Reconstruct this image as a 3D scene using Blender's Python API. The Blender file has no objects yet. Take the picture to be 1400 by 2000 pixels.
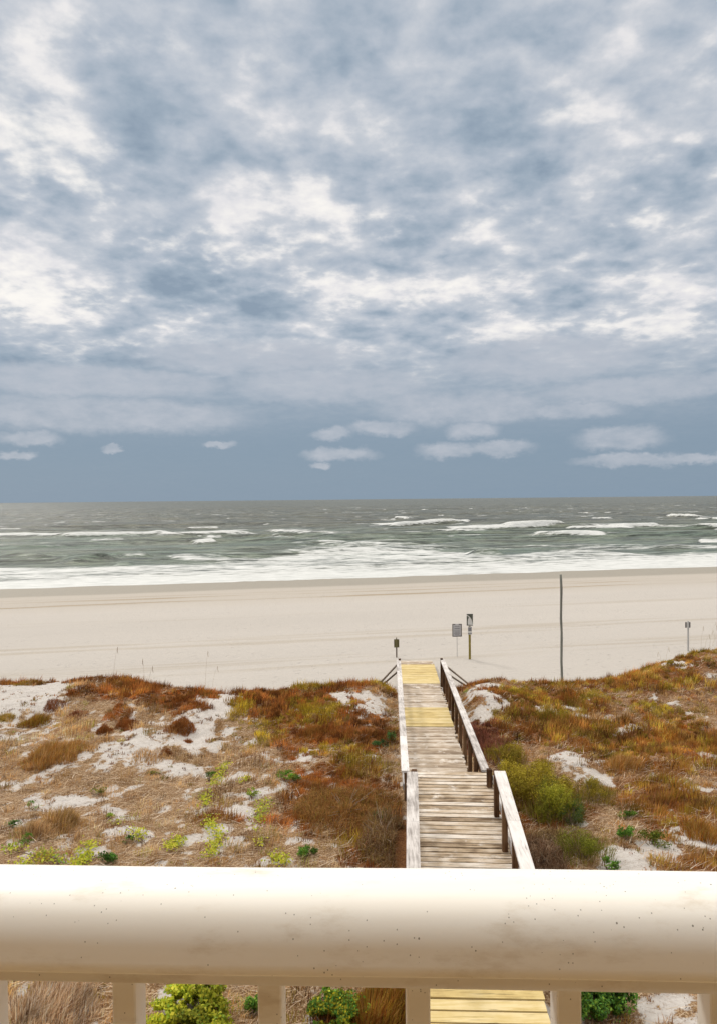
import bpy, math, random
import numpy as np
from mathutils import Matrix, Vector, Euler

random.seed(7)
rng = np.random.default_rng(11)
sc = bpy.context.scene
COL = sc.collection
R = math.radians

# ------------------------------------------------------------------ camera
CAM = (0.0, 0.0, 7.6)
F = 1400.0                      # focal length in pixels of the 1400 x 2000 photograph
PITCH, ROLL = -1.02, -0.57
cam_d = bpy.data.cameras.new("camera")
cam = bpy.data.objects.new("camera", cam_d)
COL.objects.link(cam)
cam_d.sensor_fit = 'VERTICAL'
cam_d.sensor_height = 24.0
cam_d.lens = 24.0 * F / 2000.0
cam_d.clip_start = 0.02
cam_d.clip_end = 60000
CM = Matrix.Rotation(R(90 + PITCH), 4, 'X') @ Matrix.Rotation(R(ROLL), 4, 'Z')
cam.matrix_world = Matrix.Translation(CAM) @ CM
sc.camera = cam
RM = np.array([[CM[i][j] for j in range(3)] for i in range(3)])


def ray(px, py):
    v = np.array([(px - 700.0) / F, (1000.0 - py) / F, -1.0])
    return RM @ v


def ground_pt(px, py, z):
    """point of the horizontal plane z seen at photo pixel px, py"""
    d = ray(px, py)
    t = (z - CAM[2]) / d[2]
    return np.array([CAM[0] + d[0] * t, CAM[1] + d[1] * t, z])


def depth_pt(px, py, y):
    d = ray(px, py)
    t = (y - CAM[1]) / d[1]
    return np.array(CAM) + d * t


def proj(x, y, z):
    P = np.stack([x - CAM[0], y - CAM[1], z - CAM[2]], -1) @ RM
    w = np.maximum(-P[..., 2], 1e-3)
    return 700 + F * P[..., 0] / w, 1000 - F * P[..., 1] / w


# ------------------------------------------------------------------ colour management
sc.view_settings.view_transform = 'Standard'
sc.view_settings.look = 'None'
sc.view_settings.exposure = 0.0
sc.view_settings.gamma = 1.0
sc.render.engine = 'CYCLES'
sc.cycles.max_bounces = 6
sc.cycles.diffuse_bounces = 3
sc.cycles.transparent_max_bounces = 6


# ------------------------------------------------------------------ node helpers
class NT:
    def __init__(s, tree):
        s.t = tree

    def n(s, typ, **kw):
        o = s.t.nodes.new(typ)
        for k, v in kw.items():
            setattr(o, k, v)
        return o

    def put(s, sock, v):
        if v is None:
            return
        if hasattr(v, 'links') or isinstance(v, bpy.types.NodeSocket):
            s.t.links.new(v, sock)
        else:
            if isinstance(v, (tuple, list)) and sock.type == 'RGBA' and len(v) == 3:
                v = (*v, 1)
            sock.default_value = v

    def m(s, op, a, b=None, c=None, clamp=False):
        o = s.n('ShaderNodeMath', operation=op, use_clamp=clamp)
        for i, v in enumerate((a, b, c)):
            if v is not None:
                s.put(o.inputs[i], v)
        return o.outputs[0]

    def vm(s, op, a, b=None, scale=None):
        o = s.n('ShaderNodeVectorMath', operation=op)
        s.put(o.inputs[0], a)
        if b is not None:
            s.put(o.inputs[1], b)
        if scale is not None:
            s.put(o.inputs['Scale'], scale)
        return o.outputs['Value'] if op in ('LENGTH', 'DOT_PRODUCT', 'DISTANCE') else o.outputs[0]

    def noise(s, vec, scale, detail=4, rough=.5, dist=0, col=False):
        o = s.n('ShaderNodeTexNoise')
        s.put(o.inputs['Vector'], vec)
        o.inputs['Scale'].default_value = scale
        o.inputs['Detail'].default_value = detail
        o.inputs['Roughness'].default_value = rough
        o.inputs['Distortion'].default_value = dist
        return o.outputs['Color' if col else 'Fac']

    def mr(s, v, a, b, c=0.0, d=1.0, smooth=False):
        o = s.n('ShaderNodeMapRange')
        if smooth:
            o.interpolation_type = 'SMOOTHSTEP'
        for i, x in enumerate((v, a, b, c, d)):
            s.put(o.inputs[i], x)
        return o.outputs[0]

    def mix(s, f, a, b, mode='MIX'):
        o = s.n('ShaderNodeMix', data_type='RGBA', blend_type=mode)
        s.put(o.inputs[0], f)
        s.put(o.inputs[6], a)
        s.put(o.inputs[7], b)
        return o.outputs[2]

    def ramp(s, f, stops):
        o = s.n('ShaderNodeValToRGB')
        s.put(o.inputs[0], f)
        e = o.color_ramp.elements
        while len(e) < len(stops):
            e.new(.5)
        for el, (p, c) in zip(e, stops):
            el.position = p
            el.color = (*c, 1)
        return o.outputs[0]

    def mapping(s, vec, scale=(1, 1, 1), rot=(0, 0, 0), loc=(0, 0, 0)):
        o = s.n('ShaderNodeMapping')
        s.put(o.inputs[0], vec)
        o.inputs['Location'].default_value = loc
        o.inputs['Rotation'].default_value = rot
        o.inputs['Scale'].default_value = scale
        return o.outputs[0]

    def attr(s, name, out='Fac'):
        o = s.n('ShaderNodeAttribute', attribute_name=name)
        return o.outputs[out]

    def bump(s, h, strength=.5, dist=.01, normal=None):
        o = s.n('ShaderNodeBump')
        o.inputs['Strength'].default_value = strength
        o.inputs['Distance'].default_value = dist
        s.put(o.inputs['Height'], h)
        if normal is not None:
            s.put(o.inputs['Normal'], normal)
        return o.outputs[0]


def material(name):
    m = bpy.data.materials.new(name)
    m.use_nodes = True
    t = m.node_tree
    t.nodes.clear()
    N = NT(t)
    out = N.n('ShaderNodeOutputMaterial')
    b = N.n('ShaderNodeBsdfPrincipled')
    t.links.new(b.outputs[0], out.inputs[0])
    return m, N, b, out


# ------------------------------------------------------------------ world: overcast sky
SUN_EL, SUN_AZ = 40.0, -38.0     # degrees; azimuth measured from +Y towards +X (sun ahead, left)
world = bpy.data.worlds.new("World")
sc.world = world
world.use_nodes = True
wt = world.node_tree
wt.nodes.clear()
W = NT(wt)
wout = W.n('ShaderNodeOutputWorld')
bg = W.n('ShaderNodeBackground')
wt.links.new(bg.outputs[0], wout.inputs[0])
sky = W.n('ShaderNodeTexSky', sky_type='NISHITA', sun_disc=False)
sky.sun_elevation = R(SUN_EL)
sky.sun_rotation = R(SUN_AZ)
tc = W.n('ShaderNodeTexCoord').outputs['Generated']
sep = W.n('ShaderNodeSeparateXYZ')
W.put(sep.inputs[0], tc)
X, Y, Z = sep.outputs
az = W.m('ARCTAN2', X, Y)
rad = W.m('SQRT', W.m('ADD', W.m('MULTIPLY', X, X), W.m('MULTIPLY', Y, Y)))
el = W.m('ARCTAN2', Z, rad)
zz = W.m('ADD', W.m('MAXIMUM', Z, 0.0), 0.16)
cmb = W.n('ShaderNodeCombineXYZ')
W.put(cmb.inputs[0], W.m('DIVIDE', X, zz))
W.put(cmb.inputs[1], W.m('DIVIDE', Y, zz))
P = cmb.outputs[0]
cmb2 = W.n('ShaderNodeCombineXYZ')
W.put(cmb2.inputs[0], az)
W.put(cmb2.inputs[1], el)
AE = cmb2.outputs[0]


def ae(px, py):
    d = ray(px, py)
    return math.atan2(d[0], d[1]), math.atan2(d[2], math.hypot(d[0], d[1]))


wn = W.noise(AE, 7, 5, .55, col=True)
warp = W.vm('SCALE', W.vm('SUBTRACT', wn, (.5, .5, .5)), scale=.075)
AEw = W.vm('ADD', AE, warp)
wn2 = W.noise(W.mapping(AE, scale=(1, 1.9, 1)), 22, 5, .6, col=True)
warp2 = W.vm('SCALE', W.vm('SUBTRACT', wn2, (.5, .5, .5)), scale=.024)
AEc = W.vm('ADD', AE, warp2)
wn3 = W.noise(W.mapping(AE, scale=(1, 1.4, 1)), 70, 4, .6, col=True)
AEc = W.vm('ADD', AEc, W.vm('SCALE', W.vm('SUBTRACT', wn3, (.5, .5, .5)), scale=.010))


def blob(coord, px, py, rx, ry, power=None):
    a, e = ae(px, py)
    ra = rx / F
    re = ry / F
    v = W.vm('MULTIPLY', W.vm('SUBTRACT', coord, (a, e, 0)), (1 / ra, 1 / re, 0))
    return W.vm('LENGTH', v)


BRIGHT = [(60, 225, 150, 95, .52), (40, 50, 90, 60, .35), (165, 75, 70, 70, .25), (130, 585, 200, 55, .62), (15, 515, 90, 45, .4),
          (520, 110, 70, 40, .42), (500, 235, 80, 60, .25), (180, 355, 70, 38, .42), (600, 455, 180, 60, .36), (490, 500, 130, 30, .30),
          (690, 560, 190, 40, .36), (890, 560, 150, 40, .28), (970, 425, 110, 45, .36), (1140, 200, 110, 50, .24), (1390, 80, 80, 60, .32),
          (1080, 640, 190, 40, .28), (1310, 630, 170, 40, .28), (700, 200, 60, 70, .22), (360, 55, 80, 55, .32), (265, 465, 90, 45, .36),
          (1110, 508, 60, 26, .3), (950, 60, 60, 90, .22), (530, 350, 110, 60, .26), (780, 330, 60, 90, .14), (1250, 540, 90, 30, .25)]
DARK = [(60, 345, 150, 75, -.42), (350, 500, 110, 90, -.46), (240, 260, 110, 75, -.36), (690, 40, 130, 65, -.34), (820, 330, 150, 120, -.24),
        (1330, 365, 170, 75, -.40), (1010, 230, 120, 80, -.26), (480, 580, 150, 42, -.32), (790, 445, 130, 36, -.30), (100, 690, 260, 45, -.24),
        (280, 130, 110, 80, -.24), (1030, 370, 90, 60, -.30), (620, 290, 70, 50, -.22), (850, 90, 70, 60, -.12), (30, 600, 60, 14, -.25),
        (400, 720, 280, 40, -.12), (1230, 450, 130, 40, -.18), (1300, 200, 110, 60, -.10)]
def blobsum(lst, coord):
    acc = None
    for (px, py, rx, ry, a) in lst:
        g = W.mr(blob(coord, px, py, rx, ry), 0.0, 1.4, abs(a), 0.0, smooth=True)
        acc = g if acc is None else W.m('ADD', acc, g)
    return acc


gap = blobsum(BRIGHT, AEw)
drk = blobsum(DARK, AEw)
zq = W.m('ADD', W.m('MAXIMUM', Z, 0.0), 0.20)
cmb3 = W.n('ShaderNodeCombineXYZ')
W.put(cmb3.inputs[0], W.m('DIVIDE', X, zq))
W.put(cmb3.inputs[1], W.m('DIVIDE', Y, zq))
Q = cmb3.outputs[0]
n1 = W.noise(Q, 1.6, 5, .5, 0)                                            # broad cloud masses
n2 = W.noise(W.mapping(Q, loc=(4.1, 2.2, 0)), 4.6, 7, .54, .15)           # lumps
n3 = W.noise(W.mapping(Q, loc=(9.3, 5.2, 0)), 11.0, 7, .58, .1)           # puffs
n4 = W.noise(W.mapping(Q, loc=(2.3, 8.2, 0)), 24.0, 3, .5, .1)
midband = W.m('MULTIPLY', W.mr(el, R(6), R(12), 0, 1, smooth=True), W.mr(el, R(19), R(30), 1, 0.25, smooth=True))
elfade = W.mr(el, R(4.0), R(15), 0, 1, smooth=True)
Qw = W.vm('ADD', Q, W.vm('SCALE', W.vm('SUBTRACT', W.noise(Q, 5.0, 5, .55, col=True), (.5, .5, .5)), scale=.26))


def billow(scale, smooth):
    v = W.n('ShaderNodeTexVoronoi', feature='SMOOTH_F1', voronoi_dimensions='2D')
    W.put(v.inputs['Vector'], Qw)
    v.inputs['Scale'].default_value = scale
    v.inputs['Smoothness'].default_value = smooth
    return v.outputs['Distance']


b1 = W.m('SUBTRACT', billow(4.4, .5), .44)           # rounded cloud cells, darker in their middles
b2 = W.m('SUBTRACT', billow(10.5, .4), .43)
bil = W.m('ADD', W.m('MULTIPLY', b1, .60), W.m('MULTIPLY', b2, .40))
sh = W.m('ADD', W.m('MULTIPLY', W.m('SUBTRACT', n1, .5), .8), W.m('ADD', W.m('MULTIPLY', W.m('SUBTRACT', n2, .5), 1.0), W.m('MULTIPLY', W.m('SUBTRACT', n3, .5), .75)))
sh = W.m('ADD', sh, bil)
sh = W.m('MULTIPLY', sh, W.m('ADD', W.m('MULTIPLY', elfade, .85), .15))
shade = W.m('SUBTRACT', W.m('ADD', sh, W.mr(el, R(3), R(20), .42, .64, smooth=True)), W.m('MULTIPLY', drk, 1.05))
shade = W.m('ADD', shade, W.m('MULTIPLY', gap, .45))
shade = W.m('ADD', shade, W.m('MULTIPLY', W.m('SUBTRACT', n4, .5), .35))
cloud = W.ramp(shade, [(0.0, (.26, .335, .425)), (.22, (.34, .415, .50)), (.45, (.455, .51, .585)), (.66, (.575, .608, .66)), (.90, (.78, .77, .79))])
# thin bright breaks between the lumps, with crisp edges
gn = W.m('ADD', W.m('MULTIPLY', W.m('SUBTRACT', n2, .5), 1.5), W.m('ADD', W.m('MULTIPLY', W.m('SUBTRACT', n3, .5), 1.35), W.m('MULTIPLY', W.m('SUBTRACT', n1, .5), .4)))
fine = W.m('MULTIPLY', W.m('MULTIPLY', W.m('SUBTRACT', n4, .5), 1.3), midband)
gn = W.m('ADD', W.m('ADD', gn, fine), W.m('MULTIPLY', bil, .9))
gv = W.m('SUBTRACT', W.m('ADD', gn, W.m('MULTIPLY', gap, 1.05)), W.m('MULTIPLY', drk, .25))
gf = W.m('MULTIPLY', W.mr(gv, .12, 1.10, 0, .95, smooth=True), elfade)
cloud = W.mix(gf, cloud, (1.0, .965, .91))
# horizon band: smooth slate blue
cloud = W.mix(W.mr(el, R(3.5), R(13.5), .92, 0.0, smooth=True), cloud, (.225, .308, .40))
# low cumulus near the horizon
LOW = [(120, 808, 150, 26), (270, 812, 190, 24), (60, 856, 46, 11), (640, 752, 180, 28), (830, 795, 85, 26), (950, 797, 110, 24),
       (745, 836, 62, 13), (650, 846, 36, 10), (665, 886, 66, 12), (920, 840, 46, 14), (875, 880, 54, 14), (1210, 856, 72, 17), (975, 875, 56, 12),
       (1230, 897, 90, 10), (220, 878, 17, 6), (30, 888, 32, 7), (432, 865, 28, 6), (1350, 897, 60, 8), (625, 909, 18, 6), (1060, 700, 170, 34), (180, 745, 240, 22), (500, 700, 200, 26), (1250, 760, 160, 18), (1120, 800, 80, 14)]
low = None
for (px, py, rx, ry) in LOW:
    L = W.m('SUBTRACT', blob(AEc, px, py, rx * 1.15, ry * 1.35), .05)
    g = W.mr(L, .50, 1.15, 1.0, 0.0, smooth=True)
    low = g if low is None else W.m('MAXIMUM', low, g)
lown = W.mr(W.noise(W.mapping(AE, scale=(1, 2, 1)), 30, 5, .6), .25, .65, .4, 1.0)
cloud = W.mix(W.m('MULTIPLY', W.m('MULTIPLY', low, lown), .90), cloud, (.485, .52, .585))
# brighter overhead (an overcast sky is brightest at the zenith), outside the picture
zen = W.mr(el, R(37), R(60), 0.0, 1.0, smooth=True)
cloud = W.mix(zen, cloud, (2.35, 2.22, 2.02))
nish = W.vm('SCALE', sky.outputs[0], scale=.10)
final = W.mix(.03, cloud, nish)
W.put(bg.inputs['Color'], final)
bg.inputs['Strength'].default_value = 1.0

# ------------------------------------------------------------------ sun (soft, behind the clouds)
sd = bpy.data.lights.new("sun", 'SUN')
sd.energy = 1.5
sd.angle = R(10)
sd.color = (1.0, .95, .88)
sun = bpy.data.objects.new("sun", sd)
COL.objects.link(sun)
sdir = Vector((math.sin(R(SUN_AZ)) * math.cos(R(SUN_EL)), math.cos(R(SUN_AZ)) * math.cos(R(SUN_EL)), math.sin(R(SUN_EL))))
sun.rotation_euler = sdir.to_track_quat('Z', 'Y').to_euler()


# ------------------------------------------------------------------ object helpers
def tag(o, label=None, cat=None, group=None, kind=None):
    if label:
        o['label'] = label
    if cat:
        o['category'] = cat
    if group:
        o['group'] = group
    if kind:
        o['kind'] = kind
    return o


def empty(name, loc=(0, 0, 0), rz=0.0):
    o = bpy.data.objects.new(name, None)
    o.empty_display_size = .3
    COL.objects.link(o)
    o.location = loc
    o.rotation_euler = (0, 0, rz)
    return o


def link(name, me, mat=None, parent=None):
    o = bpy.data.objects.new(name, me)
    COL.objects.link(o)
    if mat is not None:
        me.materials.append(mat)
    if parent is not None:
        o.parent = parent
        o.matrix_parent_inverse = Matrix.Translation(parent.location).inverted() if parent.rotation_euler.z == 0 else \
            (Matrix.Translation(parent.location) @ Matrix.Rotation(parent.rotation_euler.z, 4, 'Z')).inverted()
    return o


def np_mesh(name, V, Fc, k, smooth=False):
    """V (n,3), Fc (m,k) -> mesh"""
    me = bpy.data.meshes.new(name)
    V = np.ascontiguousarray(V, dtype=np.float32)
    Fc = np.ascontiguousarray(Fc, dtype=np.int32)
    me.vertices.add(len(V))
    me.vertices.foreach_set('co', V.ravel())
    me.loops.add(Fc.size)
    me.loops.foreach_set('vertex_index', Fc.ravel())
    me.polygons.add(len(Fc))
    me.polygons.foreach_set('loop_start', np.arange(0, Fc.size, k, dtype=np.int32))
    me.polygons.foreach_set('loop_total', np.full(len(Fc), k, dtype=np.int32))
    if smooth:
        me.polygons.foreach_set('use_smooth', np.ones(len(Fc), dtype=bool))
    me.update(calc_edges=True)
    return me


def add_attr(me, name, vals):
    vals = np.asarray(vals, dtype=np.float32)
    if vals.ndim == 1:
        a = me.attributes.new(name, 'FLOAT', 'POINT')
        a.data.foreach_set('value', vals)
    else:
        a = me.attributes.new(name, 'FLOAT_COLOR', 'POINT')
        c = np.ones((len(vals), 4), dtype=np.float32)
        c[:, :3] = vals
        a.data.foreach_set('color', c.ravel())


class MB:
    """mesh collector for boxes, prisms and tubes (world coordinates), with a tint per piece"""

    def __init__(s):
        s.v, s.f, s.t = [], [], []

    def add(s, vs, fs, tint=None):
        o = len(s.v)
        s.v += [tuple(p) for p in vs]
        s.f += [tuple(i + o for i in q) for q in fs]
        s.t += [random.random() if tint is None else tint] * len(vs)

    def frame_box(s, c, ax, ay, az_, tint=None, bev=0.0):
        """centre c, half-axis vectors"""
        c, ax, ay, az_ = map(np.array, (c, ax, ay, az_))
        vs = []
        for k in (-1, 1):
            if bev > 0:
                lx, ly = np.linalg.norm(ax), np.linalg.norm(ay)
                bx, by = 1 - bev / lx, 1 - bev / ly
                pts = [(-1, -by), (-bx, -1), (bx, -1), (1, -by), (1, by), (bx, 1), (-bx, 1), (-1, by)]
            else:
                pts = [(-1, -1), (1, -1), (1, 1), (-1, 1)]
            vs += [c + ax * a + ay * b + az_ * k for a, b in pts]
        n = len(vs) // 2
        fs = [tuple(range(n))[::-1], tuple(range(n, 2 * n))]
        fs += [(i, (i + 1) % n, (i + 1) % n + n, i + n) for i in range(n)]
        s.add(vs, fs, tint)

    def bar(s, p, q, w, h, up=(0, 0, 1), tint=None, bev=0.0):
        p, q = np.array(p, float), np.array(q, float)
        d = q - p
        L = np.linalg.norm(d)
        d /= L
        side = np.cross(d, up)
        side /= np.linalg.norm(side)
        u = np.cross(side, d)
        s.frame_box((p + q) / 2, side * w / 2, u * h / 2, d * L / 2, tint, bev)

    def tube(s, pts, rad, n=8, tint=None):
        pts = [np.array(p, float) for p in pts]
        if not hasattr(rad, '__len__'):
            rad = [rad] * len(pts)
        vs = []
        for i, p in enumerate(pts):
            d = pts[min(i + 1, len(pts) - 1)] - pts[max(i - 1, 0)]
            d /= np.linalg.norm(d) + 1e-9
            a = np.cross(d, (0.31, .95, .05))
            a /= np.linalg.norm(a)
            b = np.cross(d, a)
            for k in range(n):
                th = 2 * math.pi * k / n
                vs.append(p + rad[i] * (a * math.cos(th) + b * math.sin(th)))
        fs = []
        for i in range(len(pts) - 1):
            for k in range(n):
                fs.append((i * n + k, i * n + (k + 1) % n, (i + 1) * n + (k + 1) % n, (i + 1) * n + k))
        fs.append(tuple(range(n))[::-1])
        fs.append(tuple(range((len(pts) - 1) * n, len(pts) * n)))
        s.add(vs, fs, tint)

    def build(s, name, mat, parent=None, smooth=False):
        me = bpy.data.meshes.new(name)
        me.from_pydata([tuple(map(float, p)) for p in s.v], [], s.f)
        a = me.attributes.new('tint', 'FLOAT', 'POINT')
        a.data.foreach_set('value', np.array(s.t, dtype=np.float32))
        if smooth:
            for p in me.polygons:
                p.use_smooth = len(p.vertices) < 5
        me.update()
        return link(name, me, mat, parent)


# ------------------------------------------------------------------ numpy noise
def _h(ix, iy, s):
    n = (ix.astype(np.int64) * 374761393 + iy.astype(np.int64) * 668265263 + s * 1442695041) & 0xffffffff
    n = ((n ^ (n >> 13)) * 1274126177) & 0xffffffff
    n = n ^ (n >> 16)
    return (n & 0xffffff) / float(0xffffff)


def vn(x, y, s=0):
    ix, iy = np.floor(x), np.floor(y)
    fx, fy = x - ix, y - iy
    fx = fx * fx * (3 - 2 * fx)
    fy = fy * fy * (3 - 2 * fy)
    a, b = _h(ix, iy, s), _h(ix + 1, iy, s)
    c, d = _h(ix, iy + 1, s), _h(ix + 1, iy + 1, s)
    return (a * (1 - fx) + b * fx) * (1 - fy) + (c * (1 - fx) + d * fx) * fy


def fbm(x, y, s=0, o=4, g=.5):
    x = np.asarray(x, float)
    y = np.asarray(y, float)
    r, a, t = 0, 1.0, 0
    for i in range(o):
        r = r + a * vn(x * 2 ** i + 13.7 * i, y * 2 ** i - 7.1 * i, s + i)
        t += a
        a *= g
    return r / t


def ss(v, a, b):
    t = np.clip((v - a) / (b - a), 0, 1)
    return t * t * (3 - 2 * t)


# ------------------------------------------------------------------ terrain functions
SEA_Z = -0.9
PL = ground_pt(0, 1151, SEA_Z)
PR = ground_pt(1400, 1106, SEA_Z)
sh_dir = (PR - PL)[:2] / np.linalg.norm((PR - PL)[:2])
sh_nrm = np.array([-sh_dir[1], sh_dir[0]])            # seaward
SH_ANG = math.atan2(sh_dir[1], sh_dir[0])


def shore_s(x, y):
    return (x - PL[0]) * sh_nrm[0] + (y - PL[1]) * sh_nrm[1]


def crest(x):
    return 25.7 + 1.1 * (fbm(x * .16, x * 0 + 2.3, 5, 3) - .5) * 2 + 2.2 * ss(x, 8, 15) - .5 * ss(-x, 1.5, 4) + 1.1 * ss(-x, 5, 10)


def shore_t(x, y):
    return (x - PL[0]) * sh_dir[0] + (y - PL[1]) * sh_dir[1]


# boardwalk axis and deck heights
def bx_near(y): return .82 + .070 * y
def bx_far(y): return 1.12 + .044 * y
def dz_near(y): return CAM[2] - (6.12 - .063 * (y - 10))
def dz_far(y): return CAM[2] - (6.10 + .039 * y)


NEAR_END, FAR_END, RAIL_END = 15.07, 32.4, 27.8

MOUNDS = [(690, 1385, .5, .9), (700, 1478, .5, .7), (948, 1372, .55, .9), (1110, 1478, .5, .9), (250, 1440, .3, 1.6)]
MOUNDS = [(*ground_pt(a, b, .8)[:2], h * .5, r) for a, b, h, r in MOUNDS]


def ground(x, y):
    x = np.asarray(x, float)
    y = np.asarray(y, float)
    s = shore_s(x, y)
    beach = np.minimum(.0, SEA_Z - .0225 * s) + .035 * (fbm(x * .15, y * .3, 3, 3) - .5)
    beach = np.where(s > 0, SEA_Z - .05 * s, beach)
    beach = np.maximum(beach, -6) + .02 * (fbm(x * .9, y * 1.6, 41, 3) - .5)
    yc = crest(x)
    z0 = .55 + .55 * (fbm(x * .22, y * .22, 1, 4) - .5) + .34 * (fbm(x * .8, y * .8, 2, 4) - .5)
    z0 = z0 + .34 * np.exp(-((y - yc + .5) / 2.2) ** 2) + .50 * ss(x, 6.5, 14.5) * ss(y, 19, 28) + .12 * ss(-x, 4, 9)
    z0 = z0 - .2 * ss(-y, -11, -6)
    for (mx, my, h, r) in MOUNDS:
        z0 = z0 + h * np.exp(-((x - mx) ** 2 + (y - my) ** 2) / r ** 2)
    t = ss(y, yc, yc + 3.4)
    z = z0 * (1 - t) + beach * t
    # keep the sand below the deck of the boardwalk
    lat = np.abs(x - bx_far(y))
    w = 1 - ss(lat, .85, 1.9)
    cap = np.where(y < 15.5, .55, dz_far(y) - .10 + .0 * y)
    cap = np.where(y > FAR_END + .2, 99, cap)
    low = np.minimum(z, cap)
    return z * (1 - w) + low * w


# ------------------------------------------------------------------ cover map of the dune (what grows where)
# ellipses given where they lie on the dune; sizes in photograph pixels, turned into ground metres below
SAND = [(45, 1378, 75, 30), (110, 1345, 70, 9), (255, 1455, 55, 17), (385, 1440, 40, 14), (335, 1492, 50, 11), (425, 1385, 30, 25),
        (690, 1378, 46, 20), (702, 1476, 42, 12), (588, 1475, 22, 9), (478, 1575, 38, 14), (150, 1560, 60, 12), (250, 1612, 40, 12),
        (390, 1635, 26, 11), (190, 1652, 40, 10), (440, 1615, 20, 8), (540, 1537, 36, 9), (600, 1643, 30, 7), (480, 1508, 34, 8),
        (948, 1368, 46, 24), (935, 1395, 20, 12), (1112, 1476, 36, 14), (1145, 1393, 60, 6), (1215, 1412, 34, 7), (1085, 1383, 30, 5), (1330, 1298, 50, 16),
        (1240, 1300, 50, 9), (1375, 1470, 20, 7), (1300, 1655, 70, 20), (1225, 1672, 50, 20), (1365, 1640, 36, 22), (968, 1470, 12, 12),
        (755, 1312, 18, 10), (1160, 1500, 30, 10), (1020, 1330, 24, 4), (1390, 1290, 30, 16), (60, 1420, 30, 9), (310, 1420, 24, 8),
        (1290, 1965, 55, 60), (1195, 1485, 24, 9), (1330, 1330, 34, 8), (500, 1590, 14, 6), (545, 1690, 30, 5), (590, 1500, 20, 6)]
RUST = [(300, 1352, 105, 17), (510, 1342, 150, 14), (350, 1385, 55, 16), (640, 1335, 130, 12), (232, 1408, 18, 10), (690, 1345, 70, 9),
        (640, 1540, 80, 50), (740, 1600, 60, 80), (650, 1425, 120, 34), (560, 1380, 120, 26), (720, 1430, 40, 40), (1050, 1326, 140, 9),
        (1190, 1338, 130, 16), (1090, 1420, 120, 24), (1260, 1450, 140, 40), (1370, 1440, 60, 60), (930, 1440, 40, 40), (20, 1325, 40, 8),
        (1380, 1690, 60, 12), (460, 1590, 40, 10), (150, 1345, 40, 6), (1050, 1375, 90, 18), (1310, 1560, 90, 40), (740, 1690, 80, 20),
        (930, 1335, 40, 12), (1000, 1640, 40, 60), (1080, 1560, 60, 40), (700, 1970, 90, 60), (30, 1345, 40, 8), (265, 1375, 35, 12), (600, 1600, 60, 20)]
OLIVE = [(500, 1430, 60, 26), (455, 1400, 40, 22), (1300, 1385, 70, 14), (1010, 1365, 40, 10), (720, 1500, 70, 20), (1060, 1395, 50, 14),
         (620, 1395, 60, 20), (1350, 1310, 60, 14), (1170, 1370, 40, 10), (700, 1650, 70, 25), (1200, 1470, 40, 14), (780, 1410, 16, 40),
         (1260, 1300, 40, 8), (650, 1460, 60, 14), (740, 1340, 30, 10), (600, 1350, 50, 10), (960, 1400, 40, 14), (1110, 1540, 60, 30)]


def world_ell(lst):
    out = []
    for (cx, cy, rx, ry) in lst:
        c = ground_pt(cx, cy, .65)
        ex = abs(ground_pt(cx + rx, cy, .65)[0] - c[0])
        ey = abs(ground_pt(cx, cy - ry, .65)[1] - ground_pt(cx, cy + ry, .65)[1]) / 2
        out.append((c[0], c[1], ex, ey))
    return out


SANDW, RUSTW, OLIVEW = world_ell(SAND), world_ell(RUST), world_ell(OLIVE)


def field(lst, x, y):
    f = np.zeros_like(x)
    for (cx, cy, rx, ry) in lst:
        q = ((x - cx) / rx) ** 2 + ((y - cy) / ry) ** 2
        f = np.maximum(f, 1.25 * np.exp(-q * .8))
    return f


def cover(x, y):
    """-> sand, rust, olive weights (0..1), the rest is tan straw"""
    wx = x + .9 * (fbm(x * .9, y * .9, 21, 3) - .5)
    wy = y + 1.1 * (fbm(x * .9, y * .9, 22, 3) - .5)
    S = .86 * field(SANDW, wx, wy) + 1.3 * (fbm(x * 1.5, y * 1.3, 23, 4) - .5) + 1.9 * (fbm(x * 4.2, y * 3.0, 27, 4) - .5) + .20 - .14 * ss(x, 1, 4) - .12 * np.exp(-((x - .3) / 1.8) ** 2)
    Rr = field(RUSTW, wx, wy) + 1.0 * (fbm(x * 1.1, y * 1.1, 24, 4) - .5) + .3 * (fbm(x * 4, y * 4, 28, 2) - .5) + .16 * ss(y, 20, 24)
    O = field(OLIVEW, wx, wy) + .9 * (fbm(x * .8, y * .8, 25, 4) - .5)
    S = S - .28 * np.clip(Rr, 0, 1) * (S < .9)
    yc = crest(x)
    edge = ss(y + 1.0 * (fbm(x * .7, y * .7, 26, 3) - .5), yc + .3, yc + 1.5)
    S = np.maximum(S, edge * 1.6)
    return S, Rr, O


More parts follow.
